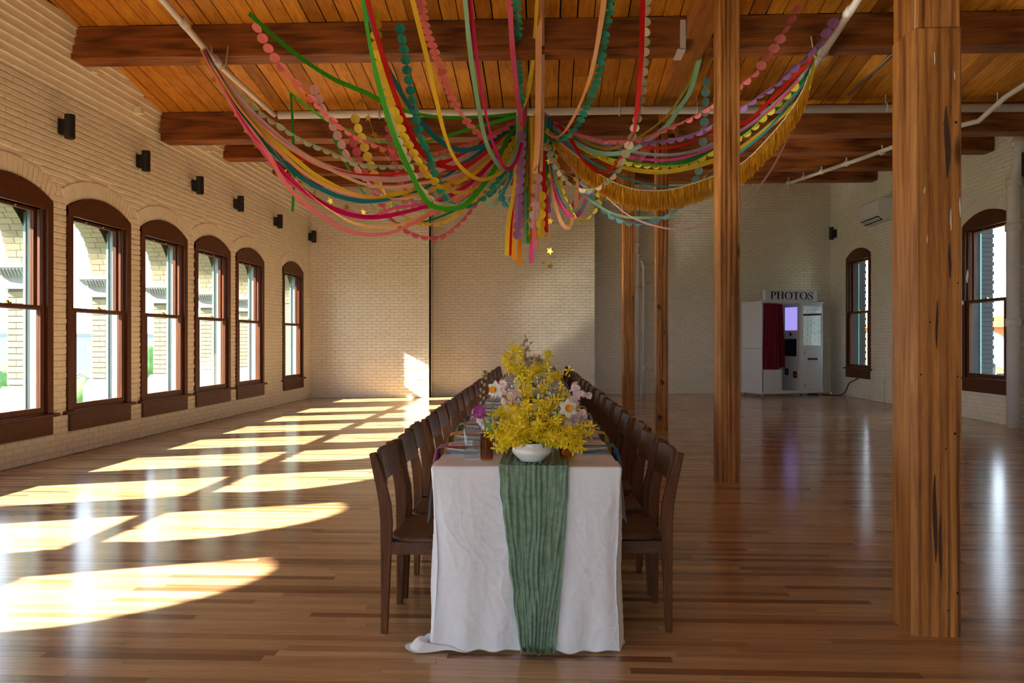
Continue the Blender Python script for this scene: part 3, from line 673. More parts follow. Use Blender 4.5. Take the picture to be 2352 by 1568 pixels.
def stones(a, b):
    w = .05; out = []
    mb = MB(); mb.box(-D - w, .0, a - w, b + w, 1.84, 1.86); mb.box(-D - .025, .0, a - .025, b + .025, 1.86, 1.97); out.append(('stone_block', mb))
    mb = MB(); 
    for z0, z1, e in ((1.97, 1.985, .03), (1.985, 2.0, .055), (2.0, 2.02, .075), (2.02, 2.04, .09), (2.04, 2.062, .10), (2.062, 2.11, .115)): mb.box(-D - e, 0, a - e, b + e, z0, z1)
    nfl = 7
    for k in range(nfl):
        mb.tube([(-D * (k + .5) / nfl - .02, a - .055, 1.985), (-D * (k + .5) / nfl - .02, a - .105, 2.055)], .016, 6)
    out.append(('capital', mb))
    mb = MB(); mb.box(-D - .07, .0, a - .07, b + .07, .42, .70); mb.prism([(-D - .07, .70), (0, .70), (0, .78), (-D - .02, .78)], lambda u, v, q: (u, q, v), a - .05, b + .05); out.append(('plinth', mb))
    return out
for i, (a, b) in enumerate(gaps):
    if i == 0 or i == len(gaps) - 1: continue
    for nm, mb in stones(a, b): mb.build(nm, M['stone'], arc_t)
# ground and town far below
gm = MB(); gm.add([(-600, -300, -13), (600, -300, -13), (600, 700, -13), (-600, 700, -13)], [(0, 1, 2, 3)])
g = gm.build('ground', M['ground']); g['kind'] = 'structure'
def house(name, label, x, y, z0, w, d, h, mat, roofm, wins=0, gable=False, rz=0, chimney=None):
    t = thing(name, label, 'building', (x, y, z0), rz)
    mb = MB(); mb.box(-w / 2, w / 2, -d / 2, d / 2, 0, h); mb.build('wall', mat, t)
    mb = MB()
    if gable: mb.prism([(-w / 2 - .4, h), (w / 2 + .4, h), (0, h + w * .32)], lambda u, v, q: (u, q, v), -d / 2 - .3, d / 2 + .3)
    else: mb.box(-w / 2 - .3, w / 2 + .3, -d / 2 - .3, d / 2 + .3, h, h + .5)
    mb.build('roof', roofm, t)
    for r in range(2 if wins else 0):
        for k in range(wins):
            mb = MB(); cx = -w / 2 + w * (k + .5) / wins; mb.box(cx - .7, cx + .7, -d / 2 - .12, -d / 2 + .05, h - 3.0 - r * 4.2, h - 1.6 - r * 4.2); mb.build('window', M['steel'], t)
    if chimney:
        mb = MB(); mb.tube([(chimney, 0, h), (chimney, 0, h + 6)], [1.0, .75], 12); mb.build('chimney', M['roof'], t)
    return t
a1 = at(186, 790, 150); house('factory', 'pale blue flat-roofed building with a chimney seen through a left window', a1.x, a1.y, -13, 30, 16, 15.2, M['skyblue'], M['stone'], 8, rz=.5, chimney=6)
a1 = at(190, 840, 85); house('house', 'grey gabled house beneath the pale blue building outside', a1.x, a1.y, -13, 9, 14, 8.3, M['stone'], M['roof'], 2, True, .5)
a1 = at(10, 850, 70); house('house', 'dark gabled house low outside the nearest left window', a1.x, a1.y, -13, 9, 12, 7.2, M['roof'], M['roof'], 2, True, .6)
def tree(x, y, ztop, r, label, seed, mat='foliage', grp=None):
    t = thing('tree', label, 'tree', (x, y, -13), 0, grp); rr = random.Random(seed)
    mb = MB(); mb.tube([(0, 0, 0), (0, 0, ztop + 13 - r)], [r * .12, r * .07], 8); mb.build('trunk', M['stem'], t)
    mb = MB(); H = ztop + 13
    for k in range(9):
        c = (rr.uniform(-.5, .5) * r, rr.uniform(-.5, .5) * r, H - r * rr.uniform(.55, 1.3)); q = r * rr.uniform(.4, .6)
        prof = [(0, -q)] + [(q * math.cos(w), q * math.sin(w)) for w in [(-.5 + i / 8) * math.pi for i in range(1, 8)]] + [(0, q)]
        n = len(mb.v); mb.lathe(prof, 12, c)
        for i in range(n, len(mb.v)):
            v = Vector(mb.v[i]); d = (v - Vector(c)); mb.v[i] = tuple(v + d * noise.noise(v * (2.2 / r) + Vector((seed, 0, 0))) * .55)
    mb.build('crown', M[mat], t, True)
for i, (px, py, d, r, lab) in enumerate(((195, 852, 42, 1.3, 'small green tree seen low in the second left window'), (8, 800, 60, 2.6, 'round green tree outside the nearest left window'),
                                         (60, 775, 170, 7, 'distant green tree at the horizon outside the left windows'), (165, 778, 230, 9, 'distant green tree at the horizon outside the left windows'),
                                         (345, 792, 115, 5, 'tall olive tree in the third left window'), (-60, 778, 180, 8, 'distant green tree at the horizon outside the left windows'))):
    p = at(px, py, d); tree(p.x, p.y, p.z, r, lab, i + 1, grp='distant trees' if 'distant' in lab else None)
p = at(1990, 730, 40); house('orange_building', 'orange brick building seen through the farther right window', p.x + 4, p.y, -13, 10, 10, 14.9, M['orangebrick'], M['orangebrick'])
p = at(2295, 735, 60); wb = house('white_building', 'white building with air conditioners seen through the nearer right window', p.x + 7, p.y + 3, -13, 18, 12, 15.6, M['stone'], M['whitemetal'], 5, rz=-.5)
for k in range(3):
    q = MB(); q.box(-5 + k * 1.6, -3.9 + k * 1.6, -5, -4.2, 16.1, 17.2); q.build('rooftop_unit', M['steel'], wb)
p = at(2290, 860, 21)
st = thing('fire_stair', 'dark steel outside stair with railings beyond the nearer right window', 'stair', (p.x, p.y, -2.2))
q = MB()
for k in range(9): q.tube([(-.8 + k * .25, 0, 0), (-.8 + k * .25, 0, 2.6)], .02, 6)
q.tube([(-.9, 0, 2.6), (1.4, 0, 2.6)], .03, 6); q.tube([(-.9, 0, 2.0), (1.4, 0, .4)], .04, 6); q.tube([(-.9, .3, 2.2), (1.4, .3, .6)], .04, 6)
q.tube([(-.85, 0, -10.8), (-.85, 0, 2.6)], .05, 6); q.build('railing', M['black'], st)
p = at(2284, 812, 17.5)
ds = thing('satellite_dish', 'grey satellite dish outside the nearer right window', 'dish', (p.x, p.y, p.z - .6))
q = MB(); q.lathe([(.0, 0), (.2, .02), (.38, .08), (.46, .14), (.38, .10), (.2, .04), (0, .02)], 20)
dd = q.build('reflector', M['steel'], ds, True, loc=(0, 0, .6)); dd.rotation_euler = (1.2, 0, .5)
q = MB(); q.tube([(0, 0, -12), (0, 0, .6)], .04, 6); q.build('mast', M['steel'], ds)
# brick reveals just outside the right windows, coloured near-black for their shade
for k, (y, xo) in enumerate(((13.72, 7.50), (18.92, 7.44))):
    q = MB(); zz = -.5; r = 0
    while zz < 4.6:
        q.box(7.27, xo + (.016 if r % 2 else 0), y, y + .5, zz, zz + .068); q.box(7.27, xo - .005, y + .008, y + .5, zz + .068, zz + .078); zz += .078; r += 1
    tag(q.build('brick_pier', M['shadebrick']), ('shaded brick pier outside the nearer right window', 'shaded brick pier outside the farther right window')[k], 'pier')
q = MB(); zz = -2; r = 0  # wing added out of direct view, blocks bright sky in the mirror
while zz < 7:
    y = 16.4 - (.1 if r % 2 else 0)
    while y < 19.1: q.box(8.3, 8.7, y + .004, min(y + .2, 19.1) - .004, zz, zz + .066); y += .2
    zz += .076; r += 1
q.box(8.31, 8.7, 16.4, 19.1, -13, 7)
tag(q.build('added_brick_wing', M['roof']), 'grey brick wing of the building outside, reflected in the booth mirror', 'building')

# ------------------------------------------------------------------ things on the walls
def sconce(x, y, z, s, label, group=None, h=.26):
    t = thing('wall_sconce', label, 'wall light', (x, y, z), 0 if s > 0 else math.pi, 'black wall sconces')
    mb = MB(); mb.box(0, .022, -.035, .035, -h * .32, h * .32); mb.box(.02, .07, -.022, .022, -h * .36, h * .30); mb.build('bracket', M['black'], t)
    mb = MB(); mb.lathe([(0, -h / 2 + .01), (.045, -h / 2 + .01), (.049, -h / 2), (.054, -h / 2), (.054, h / 2), (.049, h / 2), (.045, h / 2 - .01), (0, h / 2 - .01)], 20, (.115, 0, 0)); mb.build('barrel', M['black'], t, False)
nm = ['first black cylinder sconce on the left wall, above the nearest window pier', 'second black sconce from the camera on the left wall', 'third black sconce along the left wall', 'fourth black sconce along the left wall', 'fifth black sconce on the left wall, before the last window', 'sixth black sconce on the left wall, nearest the far corner']
for y, l in zip((8.50, 10.16, 11.78, 13.38, 15.38, 17.66), nm): sconce(XL + .004, y, 3.62, 1, l)
sconce(XR - .004, 19.56, 3.88, -1, 'small black sconce on the right wall by the far corner', h=.30)
sconce(XR - .004, 11.75, 3.82, -1, 'black sconce on the right wall beside the thick downpipe', h=.33)
t = thing('air_conditioner', 'white wall-mounted air conditioner high on the right wall', 'air conditioner', (7.0, 16.92, 3.74))
mb = MB(); mb.prism([(0, .0), (-.16, .0), (-.29, .10), (-.29, .40), (-.26, .45), (0, .45)], lambda u, v, q: (u, q, v), -.51, .51); bevel(mb.build('body', M['whiteplastic'], t), .015, 3)
mb = MB(); mb.obox((-.228, 0, .044), (.05, 0, -.039), (0, .44, 0), (.004, 0, .005)); mb.build('outlet', M['darkscreen'], t)
for k in range(2):
    mb = MB(); mb.obox((-.215 - k * .03, 0, .030 + k * .024), (.010, 0, -.008), (0, .43, 0), (.003, 0, .004)); mb.build('louvre', M['whiteplastic'], t)
mb = MB(); mb.box(-.292, -.288, -.50, .50, .12, .125); mb.build('seam', M['steel'], t)
t = thing('wall_outlet', 'white surface outlet box with a conduit low on the right wall', 'outlet', (6.995, 16.84, 0))
mb = MB(); mb.box(-.05, 0, -.06, .06, .42, .54); bevel(mb.build('box', M['whiteplastic'], t)); mb = MB(); mb.tube([(-.02, 0, .01), (-.02, 0, .42)], .016, 8); mb.build('conduit', M['whiteplastic'], t)
mb = MB(); cp = catmull([(6.25, 19.35, .015), (6.6, 19.15, .012), (6.86, 19.0, .012), (6.93, 18.8, .10), (6.94, 18.6, .30), (6.96, 18.3, .40), (6.975, 18.1, .46)], 6)
o0 = cp[0]; mb.tube([p - o0 for p in cp], .012, 6); tag(mb.build('power_cable', M['black'], smooth=True, loc=o0), 'black power cable running from the photo booth up to the window', 'cable')

# ------------------------------------------------------------------ photo booth
BA = math.atan2(.656, 1.601); BWID, BDEP = 1.73, .75
pb = thing('photo_booth', 'white photo booth with crimson curtain and PHOTOS sign by the far wall', 'photo booth', (4.897, 18.378, 0), BA)
Wm = M['whitemetal']
X = lambda px: (px - 250) / 772 * BWID
Z = lambda py: .07 + (1440 - py) * .001813
def bx(name, x0, x1, y0, y1, z0, z1, mat, parent=pb, bv=.006):
    mb = MB(); mb.box(x0, x1, y0, y1, z0, z1); o = mb.build(name, mat, parent); return bevel(o, bv) if bv else o
bx('left_panel', 0, .03, 0, BDEP, .09, 1.10, Wm); bx('left_panel', 0, .03, 0, BDEP, 1.106, Z(290), Wm)
bx('top_panel', -.01, BWID + .01, -.015, BDEP, Z(290), Z(266), Wm); bx('base_panel', -.01, BWID + .01, -.015, BDEP, .07, .13, Wm)
bx('back_panel', .03, BWID, BDEP - .02, BDEP, .13, Z(290), Wm, bv=0)
xc = X(735)
bx('cabinet', xc, BWID, 0, BDEP - .02, .13, Z(290), Wm)
bx('partition', xc - .012, xc, .02, BDEP - .02, .13, Z(290), M['whiteplastic'], bv=0)
mi = bx('mirror', X(765), X(1000), -.008, .001, Z(830), Z(320), M['mirror'], bv=0)
d = bx('cabinet_door', X(768), X(1000), -.014, .001, Z(1388), Z(878), Wm, bv=.004)
bx('handle', X(778), X(790), -.03, -.014, Z(955), Z(905), M['steel'], d, .003); bx('handle', X(778), X(790), -.03, -.014, Z(1365), Z(1318), M['steel'], d, .003)
s = bx('photo_slot', X(820), X(945), -.022, -.014, Z(1016), Z(990), M['darkscreen'], bv=0); bx('slot_lip', X(812), X(955), -.05, -.014, Z(1026), Z(1016), M['whiteplastic'], s, .003)
b2 = bx('bench_front', X(275), X(503), 0, .02, .13, Z(1136), Wm, bv=.004); bx('bench_panel', X(292), X(480), -.006, .002, Z(1415), Z(1150), Wm, b2, .003); bx('lock', X(384), X(394), -.010, -.005, Z(1396), Z(1386), M['black'], b2, 0)
bx('bench_seat', .03, X(503), .02, .55, .60, .63, Wm, bv=.004)
bx('screen', xc - .020, xc - .012, .10, .52, Z(632), Z(335), M['screen'], bv=0)
bx('monitor', xc - .026, xc - .012, .12, .54, Z(970), Z(745), M['darkscreen'], bv=.004); bx('coin_slot', xc - .02, xc - .012, .30, .36, Z(705), Z(662), M['black'], bv=0)
for zz in (1215, 1248):
    k = bx('speaker', xc - .03, xc - .012, .10 if zz > 1220 else .40, .22 if zz > 1220 else .52, Z(zz), Z(zz - 85), M['black'], bv=.004)
    bx('badge', xc - .036, xc - .03, .12 if zz > 1220 else .42, .17 if zz > 1220 else .47, Z(zz - 20), Z(zz - 62), M['brass'], k, 0)
def curtain(x0, x1, z0, z1, y, amp, label=None):
    mb = MB(); nf = int((x1 - x0) / .07)
    def f(u, v):
        x = x0 + (x1 - x0) * (u * (.86 + .14 * v) + .02); w = u * nf * 2 * math.pi
        return (x, y + amp * (.6 + .5 * v) * math.sin(w) + .008 * math.sin(w * .37 + 3 * v), z1 + (z0 - z1) * v)
    mb.grid(f, nf * 8, 12); return mb.build('curtain', M['velvet'], pb, True)
curtain(X(285), X(470), Z(1138), Z(292), .035, .036); curtain(X(400), X(640), Z(1112), Z(292), .30, .036)
mb = MB(); mb.tube([(.03, .035, Z(298)), (xc, .035, Z(298))], .010, 8); mb.build('curtain_rod', M['steel'], pb)
for x, y in ((.06, .05), (.06, BDEP - .06), (BWID - .06, .05), (BWID - .06, BDEP - .06)):
    mb = MB(); mb.lathe([(0, -.014), (.034, -.014), (.036, 0), (.034, .014), (0, .014)], 14); o = mb.build('wheel', M['steel'], pb, loc=(x, y, .036)); o.rotation_euler = (math.pi / 2, 0, 0)
    mb = MB(); mb.box(-.02, .02, -.02, .02, .03, .075); mb.build('caster', M['steel'], pb, loc=(x, y, 0))
sg = bx('sign_board', X(300), X(955), .02, .11, Z(266), Z(120), Wm, bv=.006)
# sign lettering, stroke by stroke with thick and thin strokes and serifs
def letter(ch):
    mb = MB(); P2 = lambda pts: mb.prism(pts, lambda u, v, w: (u, w, v), 0, -.008)
    def rect(x0, x1, y0, y1): P2([(x0, y0), (x1, y0), (x1, y1), (x0, y1)])
    def ring(cx, cy, rx, ry, tk, tn, a0=0, a1=2 * math.pi, n=40):
        for i in range(n):
            q = []
            for a in (a0 + (a1 - a0) * i / n, a0 + (a1 - a0) * (i + 1) / n):
                th = tn + (tk - tn) * abs(math.cos(a)) ** 1.5; q.append((a, th))
            (a, t1), (b, t2) = q
            P2([(cx + (rx - t1) * math.cos(a), cy + (ry - t1) * math.sin(a)), (cx + rx * math.cos(a), cy + ry * math.sin(a)), (cx + rx * math.cos(b), cy + ry * math.sin(b)), (cx + (rx - t2) * math.cos(b), cy + (ry - t2) * math.sin(b))])
    T, t = .15, .045
    if ch == 'P': rect(.08, .08 + T, 0, 1); rect(0, .34, 0, t); rect(0, .3, 1 - t, 1); ring(.30, .73, .32, .27, T, t, -math.pi / 2, math.pi / 2); rect(.2, .31, 1 - t, 1); rect(.2, .31, .46, .46 + t); w = .66
    elif ch == 'H': rect(.07, .07 + T, 0, 1); rect(.58, .58 + T, 0, 1); rect(.2, .6, .49, .49 + t); [rect(x, x + .29, y, y + t) for x in (0, .51) for y in (0, 1 - t)]; w = .82
    elif ch == 'O': ring(.46, .5, .46, .52, T, t); w = .94
    elif ch == 'T': rect(.34 - T / 2, .34 + T / 2, 0, 1); rect(.2, .48, 0, t); rect(0, .68, 1 - t, 1); P2([(0, 1), (.05, 1), (.03, .80), (0, .80)]); P2([(.63, 1), (.68, 1), (.68, .80), (.65, .80)]); w = .70
    else:
        pts = [(.50, .80), (.46, .93), (.28, .99), (.09, .90), (.06, .73), (.20, .58), (.38, .47), (.50, .33), (.46, .12), (.27, .01), (.08, .06), (.02, .24)]
        C = catmull([(x, y, 0) for x, y in pts], 5); n = len(C)
        for i in range(n - 1):
            def off(k):
                tt = (C[min(k + 1, n - 1)] - C[max(k - 1, 0)]).normalized(); th = .022 + .055 * math.sin(math.pi * min(1, max(0, (k / n - .28) / .44))) if .28 < k / n < .72 else .022
                return C[k] + Vector((-tt.y, tt.x, 0)) * th, C[k] - Vector((-tt.y, tt.x, 0)) * th
            a, b = off(i); c, e = off(i + 1); P2([(a.x, a.y), (b.x, b.y), (e.x, e.y), (c.x, c.y)])
        rect(.485, .515, .72, .98); rect(0, .03, .02, .30); w = .56
    return mb, w
hs = (Z(145) - Z(240)); ux = X(368); tot = 0; Ls = []
for ch in 'PHOTOS':
    mb, w = letter(ch); Ls.append((mb, w)); tot += w + .07
kx = (X(900) - X(368)) / (tot - .07)
for mb, w in Ls:
    mb.v = [(v[0] * kx, v[1], v[2] * hs) for v in mb.v]; mb.build('letter', M['ink'], sg, loc=(ux, .0195, Z(240))); ux += (w + .07) * kx

# ------------------------------------------------------------------ the long table
TA = .0147; TO = Vector((-.082, 3.26, 0)); TH = .76; HW = .38; TLEN = 12.9
def T(x, y, z=0.0): return Vector((TO.x + x * math.cos(TA) - y * math.sin(TA), TO.y + x * math.sin(TA) + y * math.cos(TA), z))
ORD = ['nearest', 'second', 'third', 'fourth', 'fifth', 'sixth', 'seventh', 'eighth', 'ninth', 'tenth', 'eleventh', 'twelfth', 'thirteenth', 'fourteenth', 'fifteenth', 'sixteenth', 'seventeenth', 'eighteenth', 'nineteenth', 'farthest']
tb = thing('dining_table', 'very long banquet table hidden beneath the white linen cloth', 'table', T(0, 0), TA)
mb = MB(); mb.box(-HW + .02, HW - .02, .03, TLEN, TH - .035, TH - .006); mb.build('tabletop', M['chairx'], tb)
for y in (.45, 3.2, 6.4, 9.6, TLEN - .4):
    for s in (-1, 1):
        mb = MB(); mb.box(s * .18 - .025, s * .18 + .025, y - .025, y + .025, 0, TH - .035); mb.build('leg', M['chair'], tb)
def wrinkle(p, q):
    w = Vector((noise.noise(Vector((p * 4, q * 4, 9))), noise.noise(Vector((p * 4, q * 4, 19))), 0)) * .25
    r = lambda a, b, z: 1 - abs(noise.noise(Vector((p * a + w.x * 3, q * b + w.y * 3, z)))) * 2.4
    return noise.noise(Vector((p * 5.0, q * 3.2, 1.7))) * .7 + max(0, r(7, 5, 4.2)) ** 3 * .14 + max(0, r(15, 9, 8.2)) ** 4 * .10 + noise.noise(Vector((p * 40, q * 40, 2))) * .10
cl = thing('tablecloth', 'white wrinkled linen tablecloth reaching the floor at the near end', 'tablecloth', T(0, 0), TA)
mb = MB(); mb.grid(lambda u, v: ((u - .5) * 2 * HW, v * TLEN, TH + .0018 * noise.noise(Vector((u * 9, v * 90, 0))) * min(1, (.5 - abs(u - .5)) * 8, v * 100)), 24, 240); mb.build('cloth_top', M['cloth'], cl, True)
SD = .155; P = SD * 2 + HW * 2
def skirt(u, v):
    s = u * P; drop = v * .83; c = .03
    if s < SD: bx_, by_, nx, ny = -HW, SD - s, -1, 0
    elif s > P - SD: bx_, by_, nx, ny = HW, s - (P - SD), 1, 0
    else: bx_, by_, nx, ny = s - SD - HW, 0, 0, -1
    dl = abs(s - SD); dr = abs(s - (P - SD)); k = .06
    if dl < k: f = (1 - dl / k) * .5; nx, ny = (-f if s > SD else -1 + f * 0 , -1 if s > SD else -f)
    if dr < k: f = (1 - dr / k) * .5; nx, ny = (f if s < P - SD else 1, -1 if s < P - SD else -f)
    L = math.hypot(nx, ny); nx, ny = nx / L, ny / L
    corner = math.exp(-min(dl, dr) ** 2 / .0025)
    q = min(1, drop / .74)
    rnd = .014 * math.sin(min(1, drop / .02) * math.pi / 2)
    fold = .012 * math.sin(s * 19 + 1) * q + .010 * math.sin(s * 43 + 2.2 * q) * q * q
    out = rnd + .004 * q + .016 * wrinkle(s, drop) * min(1, drop * 8) + fold * .7 - .004 * corner * q - .03 * corner * math.sin(q * 3.1)
    zf = TH - max(0, drop - .006)
    ex = 0.0
    if zf < .012:
        e = .012 - zf; left = math.exp(-((s - SD + .02) / .09) ** 2)
        out += e * (.10 + .5 * left); bx_ -= e * .75 * left; zf = .012 + .004 * math.sin(s * 60) + .035 * left * math.sin(min(1, e / .06) * math.pi)
    return (bx_ + nx * out, by_ + ny * out, zf + .0 )
mb = MB(); mb.grid(skirt, 300, 220); mb.build('front_drape', M['cloth'], cl, True)
for s in (-1, 1):
    def side(u, v, s=s):
        y = SD - .01 + u * (TLEN - SD); d = v * .27
        return (s * (HW + .014 * math.sin(min(1, d / .02) * math.pi / 2) + .012 * math.sin(y * 9) * v + .02 * v + .008 * wrinkle(y, d)), y, TH - d)
    mb = MB(); mb.grid(side, 420, 10); mb.build('side_drape', M['cloth'], cl, True)
# sage runner: pleated gauze down the middle and over the near end
rn = thing('table_runner', 'sage green crinkled gauze runner falling over the near end to the floor', 'runner', T(.03, 0), TA)
def pleat(x, y):
    a = .5 + .9 * abs(noise.noise(Vector((x * 16, y * 2.0, 7))))
    return a * .0052 * math.sin(x * 230 + 7 * noise.noise(Vector((x * 9, y * 3.5, 0)))) + .006 * noise.noise(Vector((x * 70, y * 7, 3))) + .007 * noise.noise(Vector((x * 22, y * 16, 5))) + .006 * noise.noise(Vector((x * 110, y * 5, 8)))
def run_front(u, v):
    d = v * .80; q = min(1, d / .76); hw = .143 - .073 * q ** 1.15 + .006 * noise.noise(Vector((0 if u < .5 else 9, d * 13, 0)))
    x = (u - .5) * 2 * hw + .016 * q - .0
    _, yy, _ = skirt(min(1, max(0, (x + .03 + HW + SD) / P)), min(1, d / .83))
    zf = TH + .008 - d; y = min(yy, -.01) - .018 - pleat(x / (hw / .14), d) - .012 * math.sin(q * math.pi) * (1 - abs(u - .5))
    if zf < .02: y -= (.02 - zf) * .9; zf = .02 + pleat(x, d) + .01 * abs(math.sin(u * 17))
    return (x, y, zf)
mb = MB(); mb.grid(run_front, 130, 130); mb.build('hanging_end', M['gauze'], rn, True)
mb = MB(); mb.grid(lambda u, v: ((u - .5) * .286 + .01 * math.sin(v * 40), -.022 + v * TLEN * .98, TH + .008 + (pleat((u - .5) * .28, v * 12)) * .8), 90, 200); mb.build('table_run', M['gauze'], rn, True)

# ------------------------------------------------------------------ chairs: local +x looks at the table, origin under the seat
def make_chair():
    t = thing('dining_chair', 'x', 'chair', (0, 0, 0))
    prof_o = [(-.250, 0), (-.2505, .20), (-.2515, .36), (-.253, .48), (-.259, .56), (-.272, .64), (-.288, .715), (-.302, .782)]
    prof_i = [(-.221, 0), (-.212, .20), (-.2045, .36), (-.199, .48), (-.205, .56), (-.224, .64), (-.248, .715), (-.272, .788)]
    for s in (-1, 1):
        mb = MB(); y0, y1 = sorted((s * .21, s * .182))
        for (a, b, c, d) in zip(prof_o[:-1], prof_i[:-1], prof_i[1:], prof_o[1:]):
            pass
        poly = prof_o + prof_i[::-1]; n = len(prof_o); v = []; f = []
        for y in (y0, y1):
            for p in prof_o: v.append((p[0], y, p[1]))
            for p in prof_i: v.append((p[0], y, p[1]))
        for i in range(n - 1):
            f += [(i, i + 1, n + i + 1, n + i), (2 * n + i, 3 * n + i, 3 * n + i + 1, 2 * n + i + 1), (i, 2 * n + i, 2 * n + i + 1, i + 1), (n + i, n + i + 1, 3 * n + i + 1, 3 * n + i)]
        f += [(0, n, 3 * n, 2 * n), (n - 1, 3 * n - 1, 4 * n - 1, 2 * n - 1)]
        mb.add(v, f); bevel(mb.build('leg', M['chair'], t), .005, 2)
        mb = MB(); yc = s * .19
        mb.add([(.165, yc - .013, 0), (.19, yc - .013, 0), (.19, yc + .013, 0), (.165, yc + .013, 0), (.155, yc - .018, .40), (.20, yc - .018, .40), (.20, yc + .018, .40), (.155, yc + .018, .40)],
               [(0, 3, 2, 1), (4, 5, 6, 7), (0, 1, 5, 4), (1, 2, 6, 5), (2, 3, 7, 6), (3, 0, 4, 7)]); bevel(mb.build('leg', M['chair'], t), .004, 1)
        mb = MB(); mb.box(-.205, .16, s * .196 - .011, s * .196 + .011, .345, .398); mb.build('side_rail', M['chairx'], t)
    mb = MB(); mb.box(.165, .19, -.18, .18, .345, .398); mb.build('front_rail', M['chairx'], t)
    mb = MB(); mb.box(-.225, -.205, -.185, .185, .345, .398); mb.build('rear_rail', M['chairx'], t)
    mb = MB(); xs = [-.215, -.16, -.05, .10, .21]; v = []; f = []
    def st(u, v_):
        x = -.205 + .415 * u; w = .155 + .05 * min(1, u * 5); y = (v_ - .5) * 2 * w
        return (x, y, .424 - .010 * math.cos((v_ - .5) * math.pi) * math.sin(u * math.pi))
    mb.grid(st, 12, 12); n = len(mb.v)
    top = list(mb.v); bot = [(p[0], p[1], .404) for p in top]
    mb.v = top + bot; mb.f += [[n + i for i in q[::-1]] for q in mb.f[:144]]; mb.t = [None] * len(mb.f)
    ed = [i for i in range(13)] + [13 * j + 12 for j in range(1, 13)] + [12 * 13 + i for i in range(11, -1, -1)] + [13 * j for j in range(11, 0, -1)]
    for a, b in zip(ed, ed[1:] + ed[:1]): mb.f.append([a, b, n + b, n + a]); mb.t.append(None)
    bevel(mb.build('seat', M['chairx'], t, True), .004, 1)
    mb = MB(); NB = 10; v = []
    for i in range(NB + 1):
        y = -.186 + .372 * i / NB; bow = -.026 * math.cos((i / NB - .5) * math.pi)
        for (x, z) in ((-.246, .645), (-.276, .772), (-.272, .784), (-.254, .784), (-.225, .645)): v.append((x + bow + .002, y, z))
    f = []
    for i in range(NB):
        for k in range(5): f.append((i * 5 + k, i * 5 + (k + 1) % 5, (i + 1) * 5 + (k + 1) % 5, (i + 1) * 5 + k))
    f += [tuple(range(5))[::-1], tuple(NB * 5 + k for k in range(5))]
    mb.add(v, f); bevel(mb.build('backrest', M['chairx'], t), .004, 2)
    return t
chL = [3.65, 4.13, 4.63, 5.16, 5.72, 6.40, 7.05, 7.66]; chR = [3.70, 4.20, 4.72, 5.28, 5.86, 6.50, 7.15, 7.80]
while len(chL) < 20: chL.append(chL[-1] + (15.55 - 7.66) / 12)
while len(chR) < 19: chR.append(chR[-1] + (15.55 - 7.80) / 11)
proto = make_chair()
for side, ys, s in (('left', chL, -1), ('right', chR, 1)):
    for i, y in enumerate(ys):
        c = proto if (side == 'left' and i == 0) else copy_tree(proto)
        p = T(s * (.385 + R.uniform(-.012, .012) * (i > 0)), y - TO.y); c.location = p; c.rotation_euler = (0, 0, TA + (0 if s < 0 else math.pi) + R.uniform(-.02, .02) * (i > 0))
        od = 'farthest' if i == len(ys) - 1 else ORD[i]
        c['label'] = f'dark oak dining chair, {od} from the camera on the {side} side of the table' if od not in ('nearest', 'farthest') else f'{od} dark oak dining chair on the {side} side of the table'
        c['group'] = f'dining chairs on the {side} side'

# ------------------------------------------------------------------ place settings
def NP(c, vary=.5, sc=60): return plain('napkin_cloth', c, .9, vary=vary, vscale=sc, bmp=.3, bscale=120)
nap = {'magenta': NP((.36, .10, .20)), 'orange': NP((.60, .28, .06), .2), 'green': NP((.20, .36, .10)), 'blush': NP((.60, .38, .40)), 'navy': NP((.05, .09, .24)), 'blue': NP((.08, .20, .38)), 'lime': NP((.52, .50, .05), .2), 'teal': NP((.05, .30, .33)), 'grey': NP((.36, .42, .52)), 'purple': NP((.18, .08, .28))}
nL = ['magenta', 'orange', 'green', 'navy', 'blush', 'navy', 'purple', 'blush', 'navy', 'magenta']; nR = ['blue', 'lime', 'blue', 'grey', 'blush', 'navy', 'purple', 'grey', 'navy', 'blush']
plate0 = thing('dinner_plate', 'x', 'plate')
mb = MB(); mb.lathe([(0, .003), (.07, .003), (.078, .0), (.082, .003), (.105, .012), (.132, .017), (.133, .020), (.104, .0155), (.080, .008), (0, .007)], 40); mb.build('plate', M['china'], plate0, True)
plate_me = bpy.data.objects['plate'].data; bpy.data.objects.remove(bpy.data.objects['plate']); bpy.data.objects.remove(plate0)
card_mb = MB(); card_mb.box(-.085, .085, -.055, .055, 0, .0012); card_me = card_mb.mesh('menu_card', plain('blush_card', (.74, .64, .64), .8))
ln_mb = MB()
for k in range(9): ln_mb.box(-.07 + k * .0155, -.0655 + k * .0155, -.042 + .012 * (k % 3), .042 - .009 * (k % 2), .0013, .0016)
ln_me = ln_mb.mesh('printed_lines', plain('grey_print', (.30, .24, .27), .8))
wg = [(0, 0), (.034, .0), (.034, .003), (.005, .008), (.0038, .075), (.008, .085), (.030, .105), (.040, .135), (.039, .165), (.033, .20), (.032, .20), (.0385, .165), (.0390, .135), (.029, .107), (0, .09)]
mb = MB(); mb.lathe(wg, 18); wg_me = mb.mesh('wine_glass', M['glass'], True)
tg = [(0, 0), (.026, 0), (.031, .11), (.0295, .11), (.025, .012), (0, .012)]
mb = MB(); mb.lathe(tg, 18); tg_me = mb.mesh('water_tumbler', M['glass'], True)
